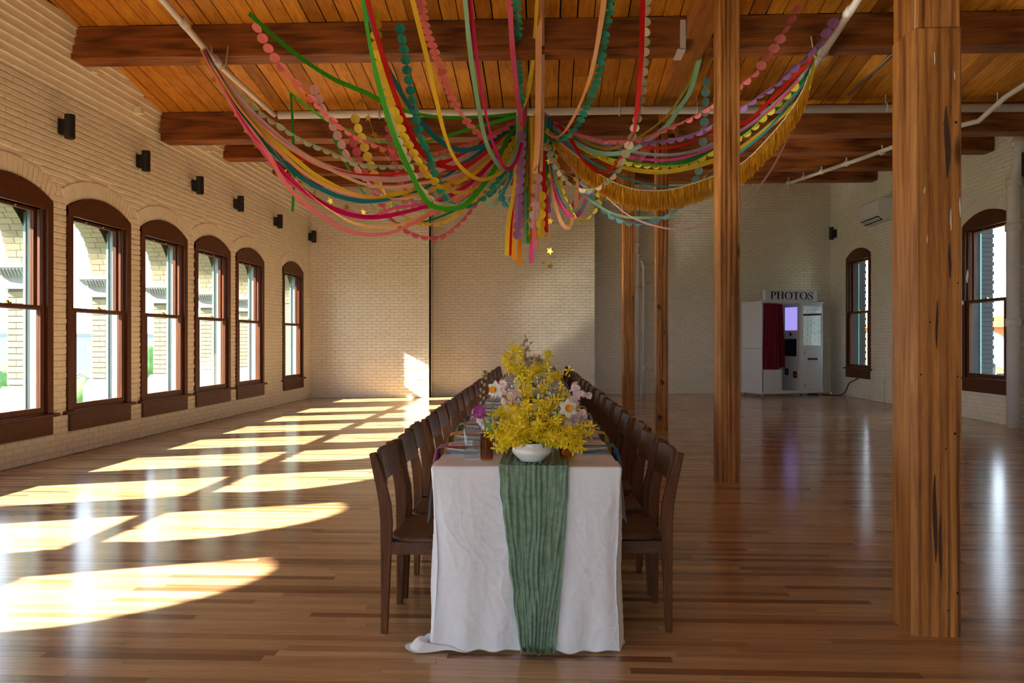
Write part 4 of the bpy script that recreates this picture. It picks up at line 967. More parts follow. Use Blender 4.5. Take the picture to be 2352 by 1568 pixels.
for side, ys, s, names in (('left', chL, -1, nL), ('right', chR, 1, nR)):
    for i, y in enumerate(ys):
        od = ORD[i]; ly = y - TO.y
        o = link('dinner_plate', plate_me, None, T(s * .252, ly, TH + .012)); tag(o, f'white china plate at the {od} seat on the {side} side', 'plate', 'dinner plates')
        col = names[i % 10]
        mb = MB(); w = .062
        def f(u, v, s=s, col=i):
            L = .40 * u; x = .13 + L; z = .0215 + .0
            yy = (v - .5) * 2 * (w + .02 * u)
            over = x - .395
            if over > 0: x = .395 + .010 * math.sin(min(1, over / .012) * math.pi / 2) + min(1, over * 12) * (.012 + .012 * math.sin(v * 14 + col)); z = .020 - max(0, over - .002)
            else: z = .0225 + .003 * math.sin(v * 9) if x < .37 else .0225 - (x - .37) * .2
            return (s * (x + .004 * math.sin(v * 20 + col)), yy + .01 * math.sin(u * 7 + col), z)
        mb.grid(f, 40, 10)
        o = mb.build('napkin', nap[col], None, True, loc=T(0, ly, TH + .012)); o.rotation_euler = (0, 0, TA)
        tag(o, f'{col} cloth napkin at the {od} seat on the {side}, hanging off the table edge', 'napkin', 'cloth napkins')
        c = link('menu_card', card_me, None, T(s * .275, ly + .0, TH + .0385), (0, 0, TA)); tag(c, f'blush menu card on the plate of the {od} {side} seat', 'card', 'menu cards')
        if i < 6: link('printed_lines', ln_me, c)
        for k, (dx, dy, me, nm, lb) in enumerate(((.10, .16, wg_me, 'wine_glass', 'stemmed wine glass'), (.165, .10, tg_me, 'water_tumbler', 'clear water tumbler'))):
            o = link(nm, me, None, T(s * (dx + R.uniform(-.01, .01)) if i or k == 0 else s * .3, ly + dy + R.uniform(-.02, .02), TH + .016))
            if i == 0 and k == 1: o.location = T(s * .15, ly + .2, TH + .016)
            tag(o, f'{lb} by the {od} plate on the {side} side', 'glass', f'{nm.replace("_", " ")}s along the table')

# ------------------------------------------------------------------ glass and vases at the near end
def vessel(name, label, cat, x, y, prof, mat, seg=28, sq=0, part='body'):
    t = thing(name, label, cat, T(x, y, TH + .012), TA); mb = MB(); mb.lathe(prof, seg, (0, 0, 0), sq); mb.build(part, mat, t, True); return t
hb = vessel('highball_glass', 'tall clear glass of water at the near left corner of the table', 'glass', -.235, .175, [(0, 0), (.034, 0), (.036, .004), (.036, .165), (.0345, .165), (.0335, .016), (0, .014)], M['glass'])
mb = MB(); mb.lathe([(0, .0165), (.033, .0165), (.0335, .075), (0, .075)], 24); mb.build('water', M['water'], hb, True)
pts = []
am = thing('bud_vase', 'ribbed amber glass bud vase holding the purple tulip', 'vase', T(-.168, .095, TH + .012), TA)
mb = MB(); nr = 96; prof = [(0, 0), (.0245, 0), (.027, .004), (.027, .112), (.026, .118), (.0245, .118), (.0245, .008), (0, .007)]
mb.lathe(prof, nr)
for i, v in enumerate(mb.v):
    k = i % nr; r = math.hypot(v[0], v[1])
    if r > .02 and k % 4 < 2: mb.v[i] = (v[0] * .965, v[1] * .965, v[2])
mb.build('body', M['amber'], am)
vt = thing('votive_holder', 'squat amber pressed-glass votive holder right of the white bowl', 'votive', T(.172, .155, TH + .012), TA)
mb = MB(); mb.lathe([(0, 0), (.030, 0), (.035, .01), (.0345, .052), (.031, .060), (.029, .060), (.032, .050), (.031, .012), (0, .008)], 48, sq=.14)
for i, v in enumerate(mb.v):
    q = 1 + .03 * math.sin(v[2] * 600) * math.sin(math.atan2(v[1], v[0]) * 12); mb.v[i] = (v[0] * q, v[1] * q, v[2])
mb.build('body', M['amber'], vt); mb = MB(); mb.lathe([(0, .010), (.022, .010), (.022, .03), (0, .03)], 16); mb.build('tea_light', M['china'], vt, True)
bowl = vessel('flower_bowl', 'low white milk-glass bowl holding the big forsythia bunch at the near end', 'bowl', .022, .075,
    [(0, .004), (.040, .004), (.045, 0), (.050, 0), (.054, .008), (.078, .030), (.0845, .042), (.080, .055), (.070, .072), (.0715, .078), (.068, .078), (.064, .070), (.074, .050), (.06, .03), (0, .02)], M['milk'], 48)

# ------------------------------------------------------------------ flowers
def petal_mesh(kind, seed):
    rr = random.Random(seed); mb = MB()
    if kind == 'forsythia':
        for k in range(4):
            a = k * math.pi / 2 + rr.uniform(-.25, .25); L = rr.uniform(.020, .028); up = rr.uniform(.1, .8); w = .0045; ca, sa = math.cos(a), math.sin(a)
            P_ = [(0, 0, 0), (L * .5, w, L * .35 * up), (L * .5, -w, L * .35 * up), (L, w * .5, L * .5 * up + rr.uniform(-.006, .004)), (L, -w * .5, L * .5 * up + rr.uniform(-.006, .004))]
            mb.add([(x * ca - y * sa, x * sa + y * ca, z) for x, y, z in P_], [(0, 1, 2), (2, 1, 3, 4)])
    elif kind == 'cherry':
        for k in range(5):
            a = k * 2 * math.pi / 5 + rr.uniform(-.15, .15); L = rr.uniform(.012, .016); ca, sa = math.cos(a), math.sin(a)
            P_ = [(.001, 0, 0), (L * .5, .006, .003), (L * .5, -.006, .003), (L * .85, .006, .005), (L * .85, -.006, .005), (L, 0, .004)]
            mb.add([(x * ca - y * sa, x * sa + y * ca, z) for x, y, z in P_], [(0, 1, 2), (2, 1, 3, 4), (4, 3, 5)])
    elif kind == 'bud':
        mb.lathe([(0, -.006), (.0035, -.003), (.004, .002), (.002, .006), (0, .008)], 6)
    return mb
FM = {k: [petal_mesh(k, 10 + i).mesh('blossom', M[m]) for i in range(4)] for k, m in (('forsythia', 'fors'), ('cherry', 'blush'))}
FM['brown'] = [petal_mesh('cherry', 30 + i).mesh('blossom', plain('faded_blossom', (.48, .36, .22), .8, trans=.2)) for i in range(2)]
FM['bud'] = [petal_mesh('bud', 1).mesh('bud', M['leaf'], True)]
lfm = MB(); lfm.grid(lambda u, v: ((v - .5) * .011 * math.sin(math.pi * min(1, u * .96 + .04)), 0.002 * math.cos(v * math.pi) + .006 * math.sin(u * 2), u * .034), 6, 2); LEAF = lfm.mesh('leaf', M['leaf'], True)
def sprig(name, label, cat, base, ctrl, kind, n, group, start=.35, spread=.022, leaves=2, scale=1.0, r=.0022, mat='stem'):
    base = Vector(base); C = catmull([base] + [Vector(c) for c in ctrl], 8); t = thing(name, label, cat, base, 0, group)
    mb = MB(); mb.tube([p - base for p in C], [r * (1 - .5 * i / len(C)) for i in range(len(C))], 5); mb.build('stem', M[mat], t, True)
    for i in range(n + leaves):
        u = start + (1 - start) * ((i + R.random()) / (n + leaves)); k = min(len(C) - 2, int(u * (len(C) - 1))); p = C[k].lerp(C[k + 1], u * (len(C) - 1) - k)
        d = Vector((R.gauss(0, 1), R.gauss(0, 1) - .5, R.gauss(0, .8) + .2)).normalized()
        q = p - base + d * R.uniform(.004, spread)
        lf = i % max(1, (n + leaves) // max(1, leaves)) == 0 if leaves else False
        me = LEAF if lf else R.choice(FM[kind])
        o = link('leaf' if lf else 'blossom', me, t, q); o.rotation_euler = (d + Vector((0, -.4, 0))).to_track_quat('Z', 'Y').to_euler(); s_ = scale * R.uniform(.8, 1.15); o.scale = (s_, s_, s_)
    return t
b0 = T(.022, .075, TH + .05)
FT = [((1311, 856), 3.38), ((1300, 905), 3.40), ((1367, 980), 3.32), ((1330, 1010), 3.28), ((1150, 1012), 3.28), ((1135, 985), 3.34), ((1130, 950), 3.42), ((1165, 925), 3.35),
      ((1205, 845), 3.42), ((1196, 872), 3.34), ((1222, 862), 3.44), ((1262, 842), 3.42), ((1245, 880), 3.36), ((1280, 900), 3.34), ((1215, 920), 3.26), ((1250, 935), 3.25), ((1185, 955), 3.25), ((1290, 960), 3.25),
      ((1160, 975), 3.24), ((1310, 990), 3.24), ((1240, 975), 3.20), ((1200, 985), 3.21), ((1275, 1000), 3.20), ((1180, 1015), 3.22), ((1235, 1000), 3.21), ((1210, 900), 3.48), ((1265, 920), 3.46), ((1320, 940), 3.44), ((1150, 940), 3.46), ((1305, 1018), 3.26), ((1225, 985), 3.22), ((1262, 1006), 3.22), ((1125, 1000), 3.33), ((1142, 1028), 3.30), ((1345, 1000), 3.36), ((1335, 1030), 3.33), ((1310, 1012), 3.20), ((1165, 1000), 3.19), ((1292, 1012), 3.22), ((1185, 1008), 3.22)]
for i, ((px, py), d) in enumerate(FT):
    tip = at(px, py, d); mid = b0.lerp(tip, .5) + Vector((0, 0, .035 if py > 900 else .0)) + Vector((R.uniform(-.01, .01), 0, 0))
    nb = 26 if py > 960 else (15 if py > 900 else 9)
    low = (tip - b0).length < .16
    wh = ('tall, standing above the bunch' if py < 900 else 'of middle height') if 1165 <= px <= 1290 and py < 960 else (('low in front' if 1165 <= px <= 1290 else ('arching low to the left' if px < 1165 else 'arching low to the right')) if py >= 960 else ('leaning left' if px < 1165 else 'leaning right'))
    sprig('forsythia_branch', 'yellow forsythia branch in the near white bowl, ' + wh, 'branch', b0 + Vector((R.uniform(-.02, .02), R.uniform(-.015, .015), 0)), [mid, tip], 'forsythia', nb, 'near forsythia branches ' + wh, .34 if py > 900 else .42, .025 if py > 880 else .022, 1)
def daffodil(px, py, d, base, label, turn=0):
    p = at(px, py, d); t = thing('daffodil', label, 'flower', base, 0); base = Vector(base); tp = p - base
    mb = MB(); mb.tube([tuple(q) for q in catmull([Vector((0, 0, 0)), tp * .5 + Vector((0, 0, .03)), tp + Vector((0, .012, -.004))], 6)], .0028, 6); mb.build('stem', M['greenstem'], t, True)
    F = Vector((turn, -1, .12)).to_track_quat('Z', 'Y').to_euler()
    for k in range(6):
        mb = MB(); mb.grid(lambda u, v: ((v - .5) * .030 * math.sin(math.pi * (.12 + .86 * u)), .006 + u * .036, .004 * math.sin(v * math.pi) + (.003 if k % 2 else 0)), 6, 4)
        o = mb.build('petal', M['daffw'], t, True, loc=tp); o.rotation_euler = (F.to_matrix() @ Matrix.Rotation(k * math.pi / 3, 3, 'Z')).to_euler()
    mb = MB(); mb.lathe([(0, .002), (.008, .003), (.011, .014), (.0165, .020), (.015, .021), (.010, .013), (.006, .006), (0, .005)], 18); o = mb.build('cup', M['daffo'], t, True, loc=tp); o.rotation_euler = F
daffodil(1305, 938, 3.30, T(.02, .08, TH + .06), 'large white daffodil with yellow cup at the right of the forsythia', .1)
daffodil(1137, 895, 3.44, T(-.16, .10, TH + .10), 'white daffodil with orange cup above the tulip, facing away left', -.8)
daffodil(1197, 893, 3.52, T(.0, .10, TH + .06), 'white daffodil with orange cup behind the middle of the forsythia', .3)
for i, (pts, lab) in enumerate((([(1290, 960), (1320, 915), (1348, 905)], 'pale pink cherry spray reaching farthest right of the bunch'), ([(1295, 950), (1318, 925), (1322, 888)], 'pale pink cherry spray above the right daffodil'), ([(1300, 985), (1325, 960), (1342, 948)], 'pale pink cherry spray beneath the right daffodil'),
                                ([(1180, 960), (1165, 920), (1160, 882)], 'pale pink cherry spray standing at the left of the forsythia'), ([(1190, 970), (1178, 930), (1176, 900)], 'pale pink cherry spray just behind the left forsythia stems'), ([(1130, 985), (1110, 968), (1104, 968)], 'pale pink blossoms below the purple tulip'))):
    d = 3.42 if i < 5 else 3.4
    sprig('cherry_spray', lab, 'blossom spray', b0 if i < 5 else T(-.165, .10, TH + .09), [at(*q, d) for q in pts], 'cherry', 18, 'pink cherry sprays', .35, .022, 0, 1.15)
tl = thing('tulip', 'purple tulip leaning left out of the amber vase', 'flower', T(-.168, .095, TH + .10)); B = tl.location.copy(); hp = at(1104, 948, 3.34) - B
mb = MB(); mb.tube(catmull([Vector((0, 0, -.05)), Vector((0, 0, .03)), hp * .6 + Vector((.005, 0, .01)), hp], 6), .0035, 8); mb.build('stem', M['greenstem'], tl, True)
for k in range(6):
    a = k * math.pi / 3; rr_ = .027 if k % 2 else .024
    mb = MB(); mb.grid(lambda u, v: ((rr_ * math.sin(math.pi * (.15 + .6 * u)) + .002) * math.cos(a + (v - .5) * 1.25 * math.sin(math.pi * (.12 + .8 * u))), (rr_ * math.sin(math.pi * (.15 + .6 * u)) + .002) * math.sin(a + (v - .5) * 1.25 * math.sin(math.pi * (.12 + .8 * u))), u * .050), 8, 6)
    o = mb.build('petal', M['tulip'], tl, True, loc=hp - Vector((0, 0, .012))); o.rotation_euler = (.9, -.25, 0)
mb = MB(); mb.grid(lambda u, v: (.004 + u * .035 + (v - .5) * .020 * math.sin(math.pi * (.1 + .9 * u)), -.02 - .01 * math.sin(u * 3), .075 * math.sin(u * 2.6 + .4) * (1 - u * .75) + (v - .5) * .004), 10, 4); mb.build('leaf', M['leaf'], tl, True, loc=(-.01, -.006, .015))
pw = thing('willow_stem', 'upright pussy willow stem with grey catkins left of the forsythia', 'branch', T(-.168, .10, TH + .06)); B = pw.location.copy()
C = catmull([Vector((0, 0, 0)), at(1110, 935, 3.42) - B, at(1108, 900, 3.44) - B, at(1113, 868, 3.44) - B, at(1116, 850, 3.44) - B], 6); mb = MB(); mb.tube(C, .002, 5); mb.build('stem', M['stem'], pw, True)
ck = MB(); ck.lathe([(0, -.009), (.004, -.006), (.006, 0), (.0045, .006), (0, .010)], 8); ck_me = ck.mesh('catkin', M['catkin'], True)
for k in range(12):
    p = C[6 + int(k * 1.5)]; link('catkin', ck_me, pw, p + Vector((.007 * (-1) ** k, -.003, 0)), (.1, .3 * (-1) ** k, 0))
# arrangements farther down the table
def far_bowl(y, x, tips, kind, label, blabel, cat, grp, n, mat='milk', tall=.08):
    t = vessel('flower_bowl', label, 'bowl', x, y, [(0, 0), (.045, 0), (.05, .004), (.075, tall * .5), (.062, tall), (.058, tall), (.07, tall * .5), (.04, .012), (0, .01)], M[mat], 28)
    b = t.location + Vector((0, 0, tall * .6))
    for (px, py) in tips:
        tip = at(px, py, TO.y + y + R.uniform(-.1, .1)); sprig({'forsythia': 'forsythia_branch', 'cherry': 'cherry_spray', 'brown': 'blossom_twig'}[kind], blabel, cat, b, [b.lerp(tip, .55) + Vector((R.uniform(-.05, .05), 0, .06)), tip], kind, n, grp, .4, .035, 2, 1.2)
far_bowl(2.1, .0, [(1157, 812), (1165, 835), (1180, 790), (1190, 800), (1172, 845), (1200, 850), (1250, 850), (1262, 812), (1285, 860), (1230, 840)], 'forsythia', 'second white flower bowl along the table', 'yellow forsythia branch in the second bowl along the table', 'branch', 'forsythia branches in the second bowl', 20)
far_bowl(3.9, .0, [(1207, 780), (1212, 795), (1200, 815), (1235, 820), (1245, 828), (1222, 822), (1240, 845), (1190, 838)], 'brown', 'third flower bowl, holding faded brownish blossom twigs', 'brownish pink blossom twig in the third bowl', 'branch', 'brownish twigs in the third bowl', 15)
far_bowl(5.9, .02, [(1215, 822), (1228, 812), (1236, 830), (1205, 832)], 'cherry', 'fourth flower bowl along the table, with pink sprays', 'pale pink spray in the fourth bowl', 'blossom spray', 'pink sprays in the fourth bowl', 16)
far_bowl(8.4, .0, [(1226, 815), (1216, 822), (1240, 826)], 'forsythia', 'farthest white flower bowl on the table', 'yellow forsythia branch in the farthest bowl', 'branch', 'forsythia branches in the farthest bowl', 14)
for i, (x, y) in enumerate(((-.09, .55), (.10, .75), (-.08, 1.5), (.09, 2.7), (-.07, 3.3), (.06, 4.8))):
    t = thing('taper_candle', f'{("coral pink taper candle", "coral pink taper candle")[0]} in a low brass holder, {ORD[i]} along the runner', 'candle', T(x, y, TH + .014)); t['group'] = 'coral taper candles'
    mb = MB(); mb.lathe([(0, 0), (.03, 0), (.032, .004), (.012, .010), (.012, .03), (.0, .03)], 16); mb.build('holder', M['brass'], t, True)
    mb = MB(); mb.lathe([(0, .02), (.010, .02), (.008, .21), (0, .216)], 12); mb.build('candle', M['candle'], t, True)
for i, (x, y) in enumerate(((-.12, .95), (.11, 1.35), (-.10, 2.5), (.12, 3.4), (.0, 4.4))):
    vessel('green_goblet', f'small green glass vase, {ORD[i]} along the middle of the table', 'vase', x, y, [(0, 0), (.022, 0), (.028, .03), (.018, .07), (.024, .11), (.022, .11), (.016, .07), (.025, .03), (0, .008)], M['greenglass'], 20)

# ------------------------------------------------------------------ streamers, garlands and the hanging bunch
HUBD = 10.2
def path3(pts, d0, d1, n=7, hold=None):
    L = [0.0]
    for a, b in zip(pts[:-1], pts[1:]): L.append(L[-1] + math.hypot(a[0] - b[0], a[1] - b[1]))
    P_ = []
    for p, l in zip(pts, L):
        if len(p) > 2: d = p[2]
        else: d = d0 + (d1 - d0) * (l / L[-1])
        P_.append(at(p[0], p[1], d))
    return catmull(P_, n)
def frames(C):
    out = []; n = len(C); Yv = Vector((0, 1, 0))
    for i, p in enumerate(C):
        t = (C[min(i + 1, n - 1)] - C[max(i - 1, 0)]).normalized()
        s = t.cross(Yv)
        s = s.normalized() if s.length > .05 else Vector((1, 0, 0))
        out.append((p, t, s, t.cross(s).normalized()))
    return out
def ribbon(label, col, pts, d0, d1, w=.046, tw=.7, a0=.35, fr=None, name='paper_streamer', grp=None, tr=.35):
    C = resample(path3(pts, d0, d1), .05); fr = fr if fr is not None else R.uniform(.8, 1.6); ph = R.uniform(0, 6.28)
    mb = MB(); v = []; f = []; L = 0
    for i, (p, t, s, b) in enumerate(frames(C)):
        L = i * .05; a = a0 + tw * math.sin(fr * L + ph) + .12 * math.sin(7 * L + ph)
        q = (s * math.cos(a) + b * math.sin(a)) * w * .53
        k = b * math.cos(a) - s * math.sin(a)
        v += [p - q, p + k * .004 * math.sin(L * 9), p + q]
    for i in range(len(C) - 1):
        f += [(3 * i, 3 * i + 1, 3 * i + 4, 3 * i + 3), (3 * i + 1, 3 * i + 2, 3 * i + 5, 3 * i + 4)]
    mb.add(v, f); o = mb.build(name, paper(col, tr), None, True, origin=C[0])
    return tag(o, label, 'streamer', grp)
DISC = {}
def disc_mesh(col, q, r, alt=None):
    r = r * 1.02
    k = (col, q, r)
    if k not in DISC:
        ang = math.radians((30, 75, 120, 165)[q]) / 2; mb = MB(); seg = 12
        for s in (-1, 1):
            dx, dz = math.sin(ang) * s, -math.cos(ang); v = [(0, 0, 0)]
            for i in range(seg + 1):
                a = math.pi * i / seg; u = math.cos(a) * r; h = math.sin(a) * r; v.append((dx * h, u, dz * h))
            mb.add(v, [(0, i, i + 1) for i in range(1, seg + 1)])
        DISC[k] = mb.mesh('paper_disc', paper(col, .3))
    return DISC[k]
def garland(label, cols, pts, d0, d1, r=.052, gap=.113, name='scallop_garland', grp=None, first=0.0):
    C = path3(pts, d0, d1); S = resample(C, gap); o0 = C[0]
    if isinstance(cols[0], float): cols = [cols]
    t = thing(name, label, 'garland', o0, 0, grp)
    mb = MB(); mb.tube([p - o0 for p in resample(C, .08)], .0022, 4, False); mb.build('string', paper(cols[0], .1), t, True)
    for i in range(1, len(S)):
        p = (S[i] + S[i - 1]) / 2; tn = (S[i] - S[i - 1]).normalized(); g = Vector((0, 0, -1)); g = g - tn * g.dot(tn)
        a = 1 - abs(tn.x); h = tn.cross(Vector((1, 0, 0)))
        if a > .22 and h.length > .2:
            if h.z > 0: h = -h
            wgt = min(1, (a - .22) * 2.2); g = (g.normalized() if g.length > .15 else h.normalized()) * (1 - wgt) + h.normalized() * wgt; g = (g - tn * g.dot(tn)).normalized()
            q = min(3, int(.6 + a * 3.6 + R.uniform(0, .6)))
        else: g = g.normalized(); q = 0 if R.random() < .75 else 1
        X_ = g.cross(tn).normalized(); Mx = Matrix((X_, tn, -g)).transposed()
        o = link('paper_disc', disc_mesh(cols[i % len(cols)], q, r), t, p - o0)
        o.rotation_euler = (Mx @ Matrix.Rotation(R.gauss(0, .25), 3, 'Y')).to_euler()
    return t
def star_mesh(r, mat):
    mb = MB(); P_ = [(math.sin(i * math.pi / 5) * (r if i % 2 == 0 else r * .42), math.cos(i * math.pi / 5) * (r if i % 2 == 0 else r * .42)) for i in range(10)]
    mb.prism(P_, lambda u, v, w: (u, w, v), -.001, .001); return mb.mesh('foil_star', mat)
STAR = {}
def stars(label, pts, d0, d1, r=.05, gap=.2, grp=None, col='gold', exact=False):
    C = path3(pts, d0, d1); o0 = C[0]; t = thing('star_garland', label, 'garland', o0, 0, grp)
    mb = MB(); mb.tube([p - o0 for p in resample(C, .1)], .0016, 4, False); mb.build('string', M['string'], t, True)
    if (r, col) not in STAR: STAR[(r, col)] = star_mesh(r, M[col])
    for p in ([path3([q, (q[0] + .01, q[1])], d0, d1)[0] for q in pts] if exact else resample(C, gap)):
        link('foil_star', STAR[(r, col)], t, p - o0, (R.uniform(-.5, .5), R.uniform(-.6, .6), R.gauss(0, .8)))
    return t
G = {'green': (.05, .42, .02), 'dgreen': (.015, .25, .02), 'blue': (.01, .22, .32), 'red': (.66, .005, .005), 'yellow': (.82, .58, .03), 'mint': (.30, .60, .42), 'magenta': (.60, .0, .16), 'pink': (.80, .12, .30), 'hot': (.86, .09, .38),
     'coral': (.82, .22, .24), 'peach': (.90, .50, .26), 'orange': (.80, .30, .01), 'lilac': (.40, .20, .52), 'blush': (.70, .40, .46), 'olive': (.38, .36, .03), 'teal': (.03, .36, .30), 'pmint': (.48, .60, .42), 'rose': (.68, .12, .20), 'cream': (.72, .62, .46), 'sky': (.22, .48, .54), 'cyan': (.06, .40, .48)}
H = (1200, 272)
# over the camera: from the ceiling above to the hub
ribbon('bright green streamer, farthest left of those dropping from the top edge', G['green'], [(822, -80), (838, 30), (855, 130), (882, 240), (912, 330), (945, 400), (979, 462), (1010, 478), (1038, 479), (1065, 473), (1092, 447), (1115, 418), (1140, 380), (1160, 330), (1190, 280)], 6.6, HUBD, .055, .4)
ribbon('blue streamer crossing the red one left of the middle', G['blue'], [(826, -80), (845, 20), (880, 130), (922, 215), (955, 265), (990, 305), (1020, 330), (1060, 345), (1110, 335), (1150, 310), (1190, 275)], 6.7, HUBD, .055, .35)
ribbon('red streamer just below the blue one, left of the middle', G['red'], [(828, -60), (865, 80), (898, 190), (925, 265), (955, 330), (985, 368), (1020, 382), (1060, 384), (1110, 355), (1150, 315), (1190, 278)], 6.8, HUBD, .050, .4)
ribbon('yellow streamer sweeping down in a long curve left of the middle', G['yellow'], [(930, -80), (950, 10), (975, 110), (1000, 220), (1022, 310), (1048, 370), (1080, 402), (1106, 412), (1135, 405), (1160, 385), (1182, 345), (1196, 300)], 6.8, HUBD, .046, .3)
ribbon('mint green streamer beside the magenta one, left of the middle', G['mint'], [(1058, -80), (1068, 0), (1080, 120), (1096, 230), (1116, 325), (1140, 372), (1158, 388), (1175, 372), (1190, 330), (1199, 290)], 6.8, HUBD, .046, .3)
ribbon('magenta streamer edging the mint one near the middle', G['magenta'], [(1070, -80), (1080, 10), (1093, 120), (1110, 230), (1130, 320), (1150, 370), (1166, 388), (1185, 370), (1200, 320), (1206, 285)], 6.85, HUBD, .040, .5)
ribbon('broad pink streamer hanging straight down to the bunch', G['pink'], [(1163, -80), (1170, 0), (1177, 110), (1187, 210), (1196, 272), (1200, 286), (1205, 278), (1206, 240)], 7.0, HUBD, .055, .2, .1)
ribbon('yellow streamer dropping just left of the orange pair', G['yellow'], [(1240, -60), (1233, 10), (1226, 120), (1214, 205), (1203, 240), (1200, 246), (1206, 262)], 7.2, HUBD, .052, .3, .1)
ribbon('broad orange streamer hanging straight in front of the bunch', G['peach'], [(1239, -80), (1238, 0), (1237, 130), (1236, 260), (1234, 340), (1228, 403)], 7.6, 9.9, .065, .15, .1)
ribbon('pale peach streamer along the right of the broad orange one', (.78, .55, .42), [(1246, -80), (1245, 0), (1246, 150), (1245, 300), (1242, 400)], 7.7, 9.95, .045, .2, .4)
ribbon('peach streamer curving down at the right of the middle', G['peach'], [(1392, -60), (1386, 10), (1374, 90), (1360, 160), (1342, 215), (1320, 265), (1294, 305), (1272, 315), (1252, 300), (1240, 280)], 7.0, HUBD, .050, .35)
ribbon('red streamer falling in front of the pale disc garland at the right', G['red'], [(1478, -70), (1476, 20), (1473, 130), (1465, 230), (1451, 309), (1420, 370), (1395, 393), (1370, 394), (1339, 368), (1323, 341), (1300, 305), (1252, 262)], 7.0, HUBD, .048, .5)
ribbon('mint streamer rising from the bunch to the girder beside the second column', G['mint'], [(1614, 95), (1603, 150), (1585, 210), (1560, 248), (1535, 285), (1505, 310), (1450, 345), (1380, 352), (1310, 320), (1250, 268)], 8.95, HUBD, .05, .5)
ribbon('olive yellow crepe streamer edging the mint one by the girder', G['olive'], [(1612, 98), (1590, 175), (1560, 228), (1530, 268), (1490, 300), (1440, 330), (1380, 340), (1310, 305), (1250, 265)], 9.0, HUBD, .042, .5)
# tied on the left pipe
A = [(465, 115, 8.3), (500, 190, 8.45)]
def LR(label, col, pts, w=.044, tw=.9, **k):
    P_ = [(465 + R.uniform(-4, 6), 112 + R.uniform(-4, 8), 8.25)] + list(pts); n = len(pts); return ribbon(label, col, P_, 8.3, HUBD, w, tw, **k)
LR('wide lilac pink streamer, uppermost of those tied on the left pipe', G['blush'], [(548, 225), (622, 300), (667, 336), (721, 370), (774, 391), (828, 405), (881, 412), (935, 409), (1020, 385), (1110, 335), (1190, 280)], .065, .6)
LR('yellow streamer from the left pipe to the bunch', G['yellow'], [(532, 220), (601, 300), (649, 341), (685, 371), (721, 400), (774, 430), (819, 448), (872, 455), (960, 446), (1040, 415), (1110, 365), (1190, 290)], .05, .5)
LR('peach streamer close under the yellow one at the left', G['peach'], [(520, 212), (594, 300), (649, 354), (703, 400), (756, 429), (828, 452), (881, 457), (953, 451), (1050, 410), (1130, 350), (1190, 290)], .04, .8)
LR('pale peach streamer passing between the lilac and the yellow ones', (.82, .52, .36), [(540, 230), (638, 322), (676, 345), (721, 368), (783, 400), (837, 423), (899, 430), (953, 423), (1060, 400), (1140, 340), (1195, 290)], .045, .9)
LR('teal blue streamer twisting beside the magenta one from the left pipe', G['blue'], [(528, 222), (581, 300), (622, 345), (658, 379), (694, 409), (738, 434), (792, 455), (863, 462), (960, 440), (1060, 380), (1130, 330), (1190, 280)], .05, .9)
LR('magenta streamer along the outer edge of the left bundle', G['magenta'], [(515, 212), (571, 300), (605, 341), (631, 371), (658, 402), (712, 448), (765, 479), (819, 496), (872, 498), (942, 484), (1000, 465), (1080, 420), (1150, 350), (1195, 290)], .055, .8)
LR('long pink streamer, lowest of all those tied at the left', G['coral'], [(530, 235), (585, 310), (619, 359), (646, 407), (685, 454), (739, 496), (792, 527), (846, 539), (899, 534), (950, 512), (1000, 485), (1080, 440), (1150, 370), (1200, 300)], .05, .8)
LR('thin golden peach streamer sagging just above the lowest pink one', (.85, .50, .20), [(540, 235), (610, 320), (678, 411), (721, 455), (765, 486), (810, 511), (864, 522), (917, 516), (970, 495), (1050, 450), (1130, 380), (1200, 300)], .035, 1.1)
LR('red streamer running inside the left bundle', G['red'], [(540, 235), (600, 298), (660, 345), (730, 378), (800, 398), (860, 403), (930, 396), (1000, 380), (1060, 355), (1120, 318), (1190, 270)], .038, .8)
LR('pink streamer looping low toward the dark star at the left', G['pink'], [(525, 230), (590, 330), (650, 405), (735, 465), (800, 485), (850, 497), (905, 478), (960, 470), (1020, 455), (1100, 400), (1190, 290)], .035, .9)
LR('pale grey blue streamer low in the left bundle', (.42, .50, .58), [(520, 225), (600, 330), (680, 400), (750, 440), (830, 463), (900, 460), (990, 430), (1090, 365), (1190, 285)], .03, .9)
ribbon('green streamer tacked to the ceiling boards at the upper left', G['green'], [(572, 30), (620, 75), (690, 132), (760, 178), (840, 213), (895, 240), (960, 262), (1030, 270), (1100, 268), (1190, 262)], 7.9, HUBD, .05, .8)
ribbon('second green streamer, hung from the ceiling above the lilac garland', G['green'], [(665, 213), (710, 248), (760, 282), (820, 306), (880, 326), (930, 332), (980, 325), (1050, 305), (1120, 285), (1190, 265)], 9.2, HUBD, .045, .9)
ribbon('green streamer end hanging straight down at the far left', G['dgreen'], [(668, 215), (673, 300), (675, 400), (674, 440), (672, 487)], 9.2, 9.3, .03, 1.2, 1.0)
ribbon('thin green streamer falling in front of the left ceiling beams', G['dgreen'], [(766, 312), (785, 355), (805, 395), (833, 440), (852, 468), (872, 492), (915, 512), (990, 505), (1080, 460), (1150, 380), (1198, 300)], 9.6, HUBD, .045, 1.0)
ribbon('thin mint green streamer crossing the low left loops', G['pmint'], [(792, 355), (838, 410), (870, 440), (905, 468), (940, 482), (990, 482), (1050, 462), (1110, 415), (1165, 350), (1198, 295)], 9.5, HUBD, .035, .8)
ribbon('yellow streamer low at the left, just above the yellow discs', G['yellow'], [(880, 448), (940, 440), (1000, 432), (1060, 415), (1110, 380), (1160, 330), (1195, 290)], 9.8, HUBD, .05, .7)
ribbon('green crepe streamer in the dense left fan of the bunch', G['dgreen'], [(1045, 470), (1080, 452), (1110, 420), (1135, 375), (1160, 325), (1195, 285)], 10.0, HUBD, .06, .6)
